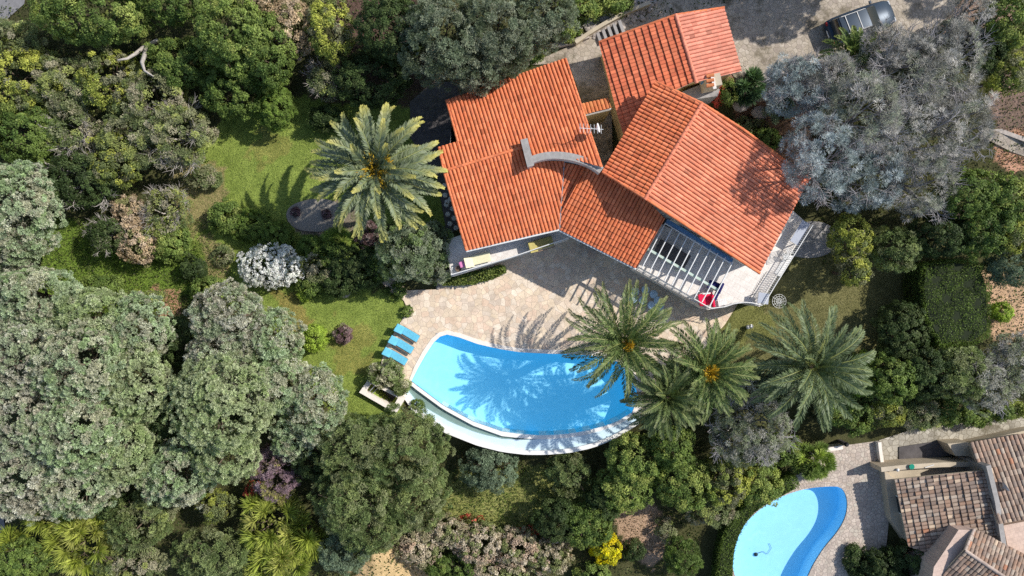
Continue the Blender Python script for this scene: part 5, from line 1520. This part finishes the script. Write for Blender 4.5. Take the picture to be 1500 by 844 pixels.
# olives
T(650,60,68,6.8,'olive','grey-green olive tree, leftmost of the grove behind the left wing',ry=66)
T(728,52,62,6.6,'olive','grey-green olive tree in the middle of the grove behind the left wing',ry=60)
T(795,28,46,5.8,'olive','grey-green olive tree, rightmost of the grove behind the left wing',ry=48)
T(700,102,44,5.6,'olive','olive tree overhanging the top corner of the left wing roof',ry=32)
T(770,75,30,3.0,'mid','leafy shrub between the olive grove and the driveway',ry=20)
T(850,14,32,2.2,'bright','bright shrub above the stone bank',ry=22)
T(898,6,34,1.8,'bright','low bright ground shrub at the top edge above the stone bank',ry=15)
T(832,44,18,1.4,'bright','little bright shrub at the foot of the stone bank')
# left edge trees
T(22,312,64,6.4,'mimosa','rounded beige-green tree at the left edge beside the dark thicket',ry=74)
T(5,365,40,5.0,'pinkmimosa','pinkish tree cut by the left edge',ry=46)
T(190,312,24,2.8,'beige','pink beige flowering shrub, upper of the two at the lawn border',ry=26)
T(204,352,30,2.7,'beige','pink beige flowering shrub, lower of the two at the lawn border',ry=36)
T(246,352,36,2.3,'bright','green shrub right of the pink beige shrubs',ry=32)
T(245,308,36,3.2,'scrub','bare grey twig shrub above the green shrub',branches=1,bmat=M['palebark'],q=.55)
T(160,345,30,3.0,'dark','dark shrub with white bare twigs left of the beige shrubs',branches=1,bmat=M['palebark'],q=.5)
T(285,393,19,1.5,'dark','small round dark green bush on the slope lawn',group=None)
T(310,423,31,1.6,'bright','rounded green shrub above the grey-pink tree',ry=18)
T(215,440,28,1.7,'yellowgreen','low mottled shrub beside the bare brown patch',ry=14)
T(150,420,36,1.8,'mid','low green shrub on the rough lawn above the big grey mass',ry=16)
T(300,262,26,1.5,'scrub','dry twiggy shrub at the corner of the upper lawn',ry=18)
# big silver mass
T(52,436,64,7.0,'mimosa','grey-green mimosa at the left edge, topmost of the big mass',ry=44)
T(140,462,56,6.6,'mimosagreen','green-tinged mimosa at the top of the big mass',ry=38)
T(205,480,46,6.2,'mimosa','grey mimosa at the top right shoulder of the big mass',ry=46)
T(40,520,64,7.4,'pinkmimosa','pinkish grey mimosa at the left edge, second from the top of the mass',ry=60)
T(120,535,64,8.0,'mimosa','highest grey-pink mimosa in the middle of the big mass',ry=62)
T(198,560,52,6.8,'mimosagreen','green-grey mimosa on the right side of the big mass',ry=58)
T(35,610,64,7.2,'pinkmimosa','pinkish grey mimosa at the left edge below the middle of the mass',ry=58)
T(115,632,66,7.6,'mimosa','grey mimosa in the lower middle of the big mass',ry=58)
T(180,655,44,6.0,'mimosagreen','grey-green mimosa at the lower right of the big mass',ry=52)
T(40,700,58,6.4,'pinkmimosa','sandy pink mimosa at the lower left of the big mass',ry=56)
T(115,705,56,6.2,'mimosa','pale mimosa at the bottom of the big mass above the spiky clump',ry=48)
T(335,462,52,6.4,'pinkmimosa','dusty pink mimosa right of the dark gap',ry=44)
T(400,500,44,5.6,'mimosa','grey mimosa at the edge of the pool lawn, near the lime ball bush',ry=46)
T(320,528,44,6.0,'pinkmimosa','dusty mimosa between the pink one and the bright green one',ry=40)
T(330,590,72,7.6,'mimosagreen','broad pale green mimosa in the middle of the left wood',ry=72)
T(408,560,42,5.6,'mimosa','grey mimosa between the broad green one and the lawn',ry=44)
T(465,592,40,5.6,'mimosa','grey mimosa bulging onto the lower end of the pool lawn',ry=54)
T(270,500,30,3.6,'dark','dark shrub deep in the gap between the mimosas',ry=40)
T(235,625,34,4.0,'dark','dark bush in the lower gap between the mimosas',ry=38)
T(262,690,54,5.4,'mimosa','pale mimosa below the broad green one',ry=46)
T(330,665,46,6.0,'mimosagreen','green mimosa above the brown patch at the bottom',ry=40)
T(430,640,30,4.4,'mimosa','thin grey mimosa beside the purple shrub',ry=30)
# bottom left
T(150,735,38,3.6,'dark','dark green shrub between the pale mimosa and the spiky clump',ry=22)
T(205,765,52,3.8,'greenolive','olive drab shrub right of the left spiky clump',ry=42)
T(232,735,36,3.4,'scrub','yellowish scrub above the bare patch',ry=30)
T(190,825,60,3.2,'scrub','low scrub at the bottom edge right of the left spiky clump',ry=30)
T(310,812,62,4.2,'greenolive','rounded olive green shrub at the bottom edge left of the big spiky clump',ry=40)
T(318,742,30,3.0,'yellowgreen','yellow-green shrub beside the pale bare patch',ry=24)
T(35,822,58,3.6,'mid','green shrub in the bottom left corner',ry=34)
T(90,800,26,2.6,'yucca','spiky yucca clump at the bottom left, left one of the pair',name='yucca_clump',cat='yucca')
T(118,790,46,3.4,'yucca','tall yellow-green spiky yucca clump at the bottom left',ry=44,name='yucca_clump',cat='yucca')
T(78,755,30,3.0,'yucca','upper tip of the yellow-green spiky clump at the bottom left',ry=24,name='yucca_clump',cat='yucca')
T(24,790,18,2.0,'yucca','single small spiky yucca near the lane',name='yucca_clump',cat='yucca')
T(400,762,44,3.8,'yucca','big spiky yucca clump beside the large olive tree, upper half',ry=42,name='yucca_clump',cat='yucca')
T(445,785,34,3.2,'yucca','spiky yucca at the right of the big clump',ry=34,name='yucca_clump',cat='yucca')
T(408,818,50,3.4,'yucca','spiky yucca clump at the bottom edge under the big one',ry=32,name='yucca_clump',cat='yucca')
T(403,690,36,3.6,'purpletwig','purple leafless twiggy shrub above the big spiky clump',ry=44)
T(372,718,13,1.9,'red','tiny red flowering bush at the corner of the purple twiggy shrub')
T(505,805,40,3.0,'greygreen','soft blue-green bush at the bottom right of the spiky clump',ry=34)
# big olive
T(520,655,58,6.4,'greenolive','olive-green tree, upper left crown of the large group below the pool wall',ry=48)
T(590,655,72,7.4,'greenolive','largest olive-green tree below the pool wall',ry=62)
T(515,730,58,6.4,'greenolive','olive-green tree beside the spiky clump',ry=56)
T(600,725,66,6.6,'greenolive','olive-green tree, lower right crown of the large group',ry=52)
T(545,775,46,4.8,'greenolive','olive-green tree, lowest of the large group',ry=32)
T(455,665,26,3.6,'dark','dark shrub in the gap left of the large olive-green group',ry=40)
T(718,685,45,2.9,'greygreen','dense rounded grey-green bush directly below the pool wall',ry=38)
T(834,695,34,2.9,'greenolive','feathery grey-green shrub below the pool wall, right of the rounded bush',ry=34)
# hydrangea mass
T(612,800,40,2.2,'hydrangea','faded beige flowering bush, leftmost of the bottom mass',ry=30)
T(655,778,34,2.2,'hydrangea','faded beige flowering bush, second from the left of the bottom mass',ry=26)
T(700,795,44,2.4,'hydrangea','faded beige flowering bush in the middle of the bottom mass',ry=34)
T(755,800,40,2.3,'hydrangea','faded beige flowering bush right of the middle of the bottom mass',ry=32)
T(803,815,36,2.1,'hydrangea','faded beige flowering bush, rightmost of the bottom mass',ry=30)
T(660,830,46,2.0,'mid','dark green shrub at the bottom edge beneath the beige bushes',ry=18)
T(730,840,50,1.9,'hydrangea','faded beige bush cut by the bottom edge',ry=20)
T(690,760,20,1.2,'red','low red-tinged shrub at the upper rim of the beige bushes',ry=5,q=.5)
T(780,775,24,1.2,'red','low red-tinged shrub between the beige bushes and the dark bush',ry=6,q=.5)
# bottom middle
T(815,760,38,3.6,'dark','dark green bush left of the yellow flowering bush, lower one',ry=32)
T(860,768,40,3.8,'mid','leafy green bush above the yellow flowering bush',ry=34)
T(885,735,30,3.4,'dark','dark glossy bush below the bright citrus trees')
T(930,672,46,4.6,'bright','bright green citrus tree, upper left of its group',ry=40)
T(985,655,36,4.4,'mid','green tree just below the low palm',ry=32)
T(915,715,46,4.2,'bright','bright green citrus tree, lower left of its group',ry=36)
T(1000,705,50,4.8,'bright','bright green citrus tree in the middle of the bottom group',ry=44)
T(1060,698,44,4.6,'yellowgreen','yellow-green tree beside the grey shrub tree',ry=44)
T(1110,705,36,4.0,'bright','bright leafy tree over the curved hedge',ry=36)
T(1040,745,40,3.4,'scrub','thin olive shrub above the dark gap by the curved hedge',ry=24)
T(887,803,25,2.0,'yellow','vivid yellow flowering bush at the bottom')
T(872,783,15,1.5,'yellowgreen','small yellow-green shrub above the vivid yellow bush')
T(928,806,17,1.3,'dark','little round bush between the yellow bush and the conifer')
T(1000,815,29,2.7,'conifer','lone bushy conifer near the bottom edge',name='conifer',cat='conifer')
T(868,838,30,1.5,'bright','low bright shrub at the bottom edge under the yellow bush',ry=14)
T(975,775,16,1.2,'scrub','pale dry tuft of shrub on the pink soil',ry=18)
# grey shrub tree lower right
T(1100,625,60,4.6,'greyleaf','grey-leaved tree with bare twigs below the palms',ry=58,branches=1,q=.85)
T(1090,572,34,3.6,'greyleaf','bare-topped grey shrub between the middle palm and the lone palm',ry=28,branches=1,q=.5)
T(1130,560,34,3.4,'greygreen','grey-green shrub left of the lone palm',ry=34)
T(1188,677,32,2.2,'spiky','spiky yellow-green shrub on the crazy paving beside the gate',ry=26)
T(1140,655,32,2.6,'bright','bright shrub between the grey-leaved tree and the gate',ry=28)
# right lower shrubs
T(1245,600,42,3.2,'bright','bright shrub under the lone palm by the gate',ry=40)
T(1295,595,34,3.2,'yellowgreen','yellowish shrub along the stone path, next to the bright shrub under the palm',ry=34)
T(1300,555,42,4.0,'mid','green shrub mass right of the lone palm',ry=38)
T(1345,605,38,3.2,'scrub','dull green shrub in the middle of the path border',ry=28)
T(1390,600,36,3.2,'mid','green shrub right of the dull one in the path border',ry=26)
T(1355,545,42,3.8,'dark','dark shrub in the shade above the path border',ry=40)
T(1320,490,40,3.4,'dark','dark shrub in the shade of the tall trees',ry=50)
T(1400,545,40,4.2,'greenolive','speckled olive-green tree below the clipped green block',ry=46)
T(1440,560,44,3.8,'greyleaf','grey twiggy shrub at the right above the path',ry=46,branches=1,q=.6)
T(1485,530,40,3.6,'greyleaf','grey twiggy shrub cut by the right edge',ry=44,branches=1,q=.6)
T(1470,600,34,2.0,'bright','low bright shrub by the path at the right edge',ry=16)
T(1425,612,28,1.8,'mid','low green shrub by the path, between the dull and the bright ones',ry=12)
T(1466,458,15,1.2,'lime','small lime green ball bush on the sandy patch at the right')
T(1215,578,28,2.4,'mid','green shrub under the fronds of the lone palm',ry=30)
T(1265,548,26,2.2,'lime','yellow-lime bush peeping out behind the lone palm',ry=34,q=.8)
# upper right
T(1244,350,30,4.6,'yellowgreen','yellow-green tree, leftmost of the row below the big grey trees',ry=38)
T(1310,366,38,4.8,'greenolive','olive-green tree in the row below the big grey trees',ry=34)
T(1250,398,20,4.4,'yellowgreen','small pointed yellow-green tree over the shaded lawn',ry=24)
T(1375,345,44,5.6,'dark','dark tree between the grey trees and the clipped green block',ry=34)
T(1440,335,46,6.0,'mid','green tree at the right, above the clipped block',ry=44)
T(1480,385,34,4.4,'greygreen','grey-green shrub at the right edge beside the clipped block',ry=36)
T(1470,295,42,6.4,'bright','bright flecked tree at the right edge under the dirt slope',ry=38)
T(1412,285,40,6.6,'mid','green tree right below the big grey trees',ry=38)
T(1480,345,30,5.4,'yellowgreen','yellowish tree at the right edge, below the bright flecked one',ry=28)
T(1473,32,42,5.6,'bright','bright green tree in the top right corner',ry=44)
T(1475,110,34,4.6,'yellowgreen','yellow-green tree at the right edge above the brown slope',ry=30)
T(1440,80,26,4.4,'dark','dark bush between the top right trees and the grey trees',ry=34)
T(1395,50,30,3.0,'dark','dark shrub beside the end of the driveway',ry=20)
# the big grey trees
T(1165,128,44,6.8,'greyblue','blue-grey leafless tree, nearest the garage',ry=44,branches=1,q=.9)
T(1196,228,52,9.6,'greyblue','blue-grey tree overhanging the corner of the east roof',ry=62,branches=1)
T(1222,118,34,6.4,'grey','grey twiggy tree between the small palm and the blue-grey trees',branches=1)
T(1262,165,60,8.8,'grey','grey twiggy tree in the centre left of the big grey group',ry=56,branches=1)
T(1320,105,60,7.0,'grey','grey twiggy tree in the centre top of the big grey group',ry=58,branches=1)
T(1385,90,48,6.6,'grey','grey twiggy tree, upper right of the big grey group',ry=62,branches=1)
T(1340,200,68,8.2,'grey','tallest grey twiggy tree in the middle of the big group',ry=60,branches=1)
T(1405,180,44,6.6,'grey','grey twiggy tree at the right flank of the group above the dirt slope',ry=54,branches=1)
T(1265,260,56,7.2,'greyblue','silvery tree in the lower left of the big grey group',ry=54,branches=1)
T(1345,275,56,7.0,'grey','grey twiggy tree at the lower right of the big group',ry=48,branches=1)
T(1425,20,30,5.4,'grey','thin grey twiggy tree at the top edge near the driveway end',ry=34,branches=1,q=.6)
# centre garden
T(332,318,27,1.8,'bright','rounded green end of the low clipped hedge on the left lawn',ry=24)
T(370,332,34,1.6,'clipped','low clipped shrub in the palm shadow on the left lawn',ry=26)
T(405,345,28,1.7,'clipped','clipped shrub between the shaded one and the white bush',ry=22)
T(398,391,49,2.4,'whiteflower','dense white flowering bush on the left lawn',ry=32,rzf=1.35)
T(433,311,6,.45,'purple','small dark reddish plant on the left side of the gravel bed')
T(478,314,6,.45,'purple','small dark reddish plant on the right side of the gravel bed')
T(327,374,15,1.0,'scrub','small dry tuft left of the white flowering bush')
T(454,361,17,1.5,'clipped','small round clipped bush right of the white flowering bush')
T(493,352,19,1.4,'spiky','small spiky green plant beside the gravel bed')
T(527,392,44,2.6,'dark','dark rounded shrub at the edge of the garden path',ry=36)
T(500,375,34,2.0,'mid','shaded green shrub between the spiky plant and the dark rounded shrub',ry=22)
T(465,395,30,1.9,'scrub','brown twiggy shrub right of the white flowering bush',ry=22)
T(456,418,20,1.5,'mid','green shrub at the lawn edge below the brown twiggy shrub')
T(446,433,9,.9,'lime','small lime yellow plant at the lawn edge')
T(500,412,30,2.2,'dark','dark shrub at the lawn edge right of the lime plant',ry=22)
T(560,385,24,2.4,'mid','green shrub left of the pale olive tree',ry=26)
T(600,368,50,5.2,'paleolive','pale olive tree beside the corner of the left wing',ry=46)
T(632,355,30,4.4,'paleolive','smaller pale olive crown touching the left wing roof corner',ry=32)
T(632,395,28,3.6,'paleolive','low pale olive at the end of the terrace railing',ry=20)
T(540,345,16,1.5,'purple','reddish twiggy plant beside the garden path below the big palm',ry=22)
T(580,425,14,.7,'mid','low plant at the corner of patio and garden path')
T(460,495,20.5,1.9,'lime','bright lime green ball bush on the pool lawn')
T(503,490.5,12.5,1.0,'purple','small round purple bush on the pool lawn')
T(597,456,7,.6,'mid','tiny round bush at the edge of the patio above the loungers')
T(566,548,28,1.7,'oleander','oleander with pale flowers over the stone pit, left part',ry=19)
T(588,566,14,1.3,'oleander','oleander tip at the corner of the pool',ry=11)
T(612,592,9,.5,'mid','little dark plant sprouting in the pool channel',ry=6)
# east of the garage
T(1097,124,19,1.0,'agave','dark green agave at the edge of the driveway',name='agave',cat='agave')
T(1090,135,14,.9,'agave','smaller shaded agave beside the boulders',name='agave',cat='agave')
T(1064,137,14,1.5,'bright','fresh green shrub at the garage corner',ry=18)
T(1050,140,12,1.4,'red','small red flowering shrub between garage and east roof',ry=14)
T(1100,190,30,1.2,'scrub','low dry shrub in the bed east of the big roof',ry=20)
T(1120,205,26,1.4,'mid','low green shrub in the bed beside the east roof edge',ry=18)
T(1140,158,20,1.5,'greygreen','grey-green shrub between the boulders and the blue-grey tree')
T(1145,378,12,1.2,'greygreen','small grey-green plant outside the east railing')
# north of frame: tall trees whose shade falls over the driveway
def shade(sx, sy, r, h, sp, label):
    g0 = P(sx, sy, 2.4); zc = h*.7; q = Vector((g0.x+1.0*zc, g0.y+.41*zc, 2.4+zc)); k = S*H/(H-q.z)
    return T(750+q.x*k, 422-q.y*k, r, h, sp, label)
shade(965,-14,75,9.5,'dark','tall green tree beyond the top edge, whose shade falls behind the garage')
shade(1040,-30,75,10,'dark','tall dark tree beyond the top edge, left of the tallest one')
shade(1112,-8,66,10.5,'dark','tallest dark tree beyond the top edge above the driveway')
shade(1172,2,50,10,'dark','tall dark tree beyond the top edge, shading the back of the car')
T(1292,72,32,5.6,'grey','thin grey twiggy tree hanging over the parked car',branches=1,q=.7)
shade(1410,-24,36,9,'dark','tall dark tree beyond the top right corner')
T(1345,822,44,2.6,'dark','dark bush in the shade of the old house wall',ry=36)
T(1290,838,40,2.2,'dark','dark bush at the bottom edge beside the paved walk')
T(1252,820,16,1.0,'dark','low dark planting between the curved walk and the bush',ry=26)
# hedges
leafblock('clipped_hedge', [(1356,388),(1400,380),(1440,386),(1452,420),(1452,490),(1430,505),(1380,508),(1360,470),(1352,420)], .1, 2.9, 'clipped', 'tall clipped green hedge block at the right', dens=230, seed=3, wob=.12)
hp = chaikin([Vector((x, y, 0)) for x, y in [(1166,697),(1140,708),(1112,724),(1085,748),(1065,776),(1054,808),(1050,860),(1040,900)]], 2)
hi = chaikin([Vector((x, y, 0)) for x, y in [(1172,712),(1150,724),(1122,738),(1099,757),(1083,784),(1074,812),(1072,860),(1070,900)]], 2)
leafblock('curved_hedge', [(v.x, v.y) for v in hp]+[(v.x, v.y) for v in reversed(hi)], 0, 1.5, 'clipped', 'curved clipped hedge around the kidney shaped pool', dens=330, seed=4, z=NZ, wob=.04)
leafblock('low_hedge', [(648,417),(655,408),(690,401),(736,390),(741,397),(724,406),(690,415)], 0, .7, 'bright', 'low leafy hedge strip below the left terrace railing', dens=330, seed=5, z=0, wob=.1)

# leaning bare trunk in the upper left thicket
bt = root('leaning_trunk', G(205,95), 'leaning bare pale trunk showing in the upper left thicket', 'tree')
q0 = LOC[bt]
MB().tube([G(230,60), P(210,70,3.2), P(197,80,4.6), P(186,86,5.2), P(172,88,5.5)], [.16,.15,.12,.09,.05], 8).build('trunk', M['palebark'], bt, True)
MB().tube([P(214,68,3.0), P(212,80,4.4), P(208,92,5.1), P(212,104,5.4), P(225,112,5.5)], [.15,.15,.13,.08,.03], 8).build('limb', M['palebark'], bt, True)
# ivy creeper on the ground etc: countless small stuff
def scatter(name, zones, dens, L, W, cols, label, cat, seed, zoff=.06, avoid=(), upright=.4, hmax=.0):
    rg = np.random.default_rng(seed); Ps = []
    for poly in zones:
        a = np.array(poly, float); x0, y0 = a.min(0); x1, y1 = a.max(0)
        n = int((x1-x0)*(y1-y0)/S/S*dens)
        q = rg.uniform([x0, y0], [x1, y1], (n, 2)); q = q[pip(q[:, 0], q[:, 1], poly)]
        for av in avoid: q = q[~pip(q[:, 0], q[:, 1], av)]
        Ps.append(q)
    q = np.concatenate(Ps); x = (q[:, 0]-750)/S; y = (422-q[:, 1])/S
    cl = np.sin(x*2.3+y*1.1)+np.sin(y*2.9-x*1.3)+np.sin(x*.8)*1.2
    k = len(q); z = terrain(x, y)+zoff+hmax*rg.random(k)*np.clip(cl*.5+.5, 0, 1.5)-.05*(1-np.sin(x*1.3+.4*y)*np.cos(y*1.1-.3*x))
    c = np.column_stack([x, y, z]); d = unit(rg.normal(size=(k, 3))*np.array([1, 1, upright])+np.array([0, 0, upright*.6])); nn = unit(rg.normal(size=(k, 3))+np.array([0, 0, .8])); nn = unit(nn-(nn*d).sum(1, keepdims=True)*d)
    V, F = leafquads(c, d, nn, L*rg.uniform(.6, 1.4, k), W*rg.uniform(.7, 1.3, k))
    cc = np.array(cols)[np.clip((rg.random(k)*len(cols)*.7+np.clip(cl*.35+.3, 0, .99)*len(cols)*.3).astype(int), 0, len(cols)-1)]*rg.uniform(.6, 1.35, (k, 1))
    NLEAF[0] += k
    o = link(name, mesh_np(name, V, F, 4, np.repeat(np.clip(cc, 0, 1), 4, 0)), M['leaf'])
    tag(o, label, cat, kind='stuff'); return o
lawn1 = [(270,330),(330,180),(460,130),(560,130),(650,150),(650,240),(650,330),(560,330),(540,430),(572,428),(592,450),(560,510),(552,545),(530,570),(590,600),(560,630),(500,640),(450,580),(390,480),(330,430)]
gravel_px = [(415,312),(425,295),(455,287),(490,290),(515,310),(512,335),(480,346),(440,343),(420,330)]
scatter('lawn_grass', [lawn1], 230, .10, .022, [(.23,.32,.085),(.29,.38,.10),(.19,.27,.065),(.34,.36,.13)], 'short mown grass of the lawns beside the palm and the pool', 'grass', 41, .02, avoid=[gravel_px, [(520,560),(545,545),(600,580),(585,615)]], upright=1.)
scatter('rough_grass', [[(60,320),(300,320),(360,440),(330,460),(60,470)], [(640,700),(860,690),(900,740),(760,800),(640,790)]], 150, .18, .04, [(.15,.24,.045),(.21,.30,.06),(.25,.27,.09),(.12,.18,.03)], 'rough unmown grass between the shrubs', 'grass', 42, .05, upright=1., hmax=.15)
scatter('dry_grass', [[(1062,475),(1080,446),(1130,450),(1190,385),(1345,385),(1345,500),(1270,540),(1100,570),(1040,540)]], 130, .10, .025, [(.17,.17,.075),(.14,.165,.055),(.20,.19,.09)], 'thin dry grass of the lawn east of the terrace', 'grass', 43, .02, upright=1.)
avoid = [[(560,430),(640,415),(1060,415),(1070,480),(950,630),(930,680),(800,690),(640,650),(540,600)], lawn1, [(600,120),(1440,-60),(1440,60),(1200,130),(1200,400),(1100,460),(600,430)], [(1040,640),(1600,580),(1600,900),(1040,900)], [(-60,-60),(44,-60),(36,10),(0,44),(-60,60)], [(0,735),(8,745),(12,790),(0,840),(-20,800)]]
scatter('ground_cover', [[(-60,-60),(1560,-60),(1560,640),(1040,640),(1040,900),(-60,900)]], 30, .15, .10, [(.06,.09,.02),(.10,.14,.03),(.04,.06,.015),(.13,.15,.05)], 'low leafy undergrowth and weeds below the trees', 'undergrowth', 44, .05, avoid=avoid+[[(1050,400),(1345,385),(1345,520),(1060,560)], [(905,750),(960,745),(985,770),(985,830),(960,850),(920,820)]], hmax=.35, upright=.4)
scatter('fallen_leaves', [[(1070,100),(1180,150),(1190,230),(1090,190),(1060,150)], [(1440,195),(1520,190),(1520,250),(1450,240)], [(905,750),(960,745),(985,770),(985,830),(930,830)]], 60, .10, .07, [(.25,.16,.09),(.18,.11,.06),(.32,.24,.15),(.10,.08,.05)], 'brown fallen leaves on the bare slopes', 'fallen leaves', 45, .04)
print('leaves', NLEAF[0])

# ================================================================== light, sky, camera
sun_dir = Vector((1.0, .41, 1.0)).normalized()
ld = bpy.data.lights.new('sun', 'SUN'); ld.energy = 4.7; ld.angle = R(.53); ld.color = (1.0, .955, .88)
lo = bpy.data.objects.new('sun', ld); COL.objects.link(lo)
lo.rotation_euler = (-sun_dir).to_track_quat('-Z', 'Y').to_euler(); lo.location = (30, 20, 40)
w = bpy.data.worlds.new('World'); scene.world = w; w.use_nodes = True
nt = w.node_tree; bg = nt.nodes['Background']
sky = nt.nodes.new('ShaderNodeTexSky'); sky.sky_type = 'NISHITA'; sky.sun_disc = False
sky.sun_elevation = math.asin(sun_dir.z); sky.sun_rotation = math.atan2(sun_dir.x, sun_dir.y)
nt.links.new(sky.outputs[0], bg.inputs[0]); bg.inputs[1].default_value = .15

cam = bpy.data.cameras.new('camera'); cam.sensor_width = 36; cam.lens = 18/(37.5/H); cam.clip_end = 3000; cam.clip_start = .5
co = bpy.data.objects.new('camera', cam); COL.objects.link(co); co.location = (0, 0, H); co.rotation_euler = (0, 0, 0)
scene.camera = co
scene.view_settings.view_transform = 'Standard'; scene.view_settings.look = 'None'; scene.view_settings.exposure = 0
scene.cycles.max_bounces = 6; scene.cycles.diffuse_bounces = 3; scene.cycles.transparent_max_bounces = 12
scene.cycles.use_denoising = False
scene.cycles.caustics_reflective = False; scene.cycles.caustics_refractive = False
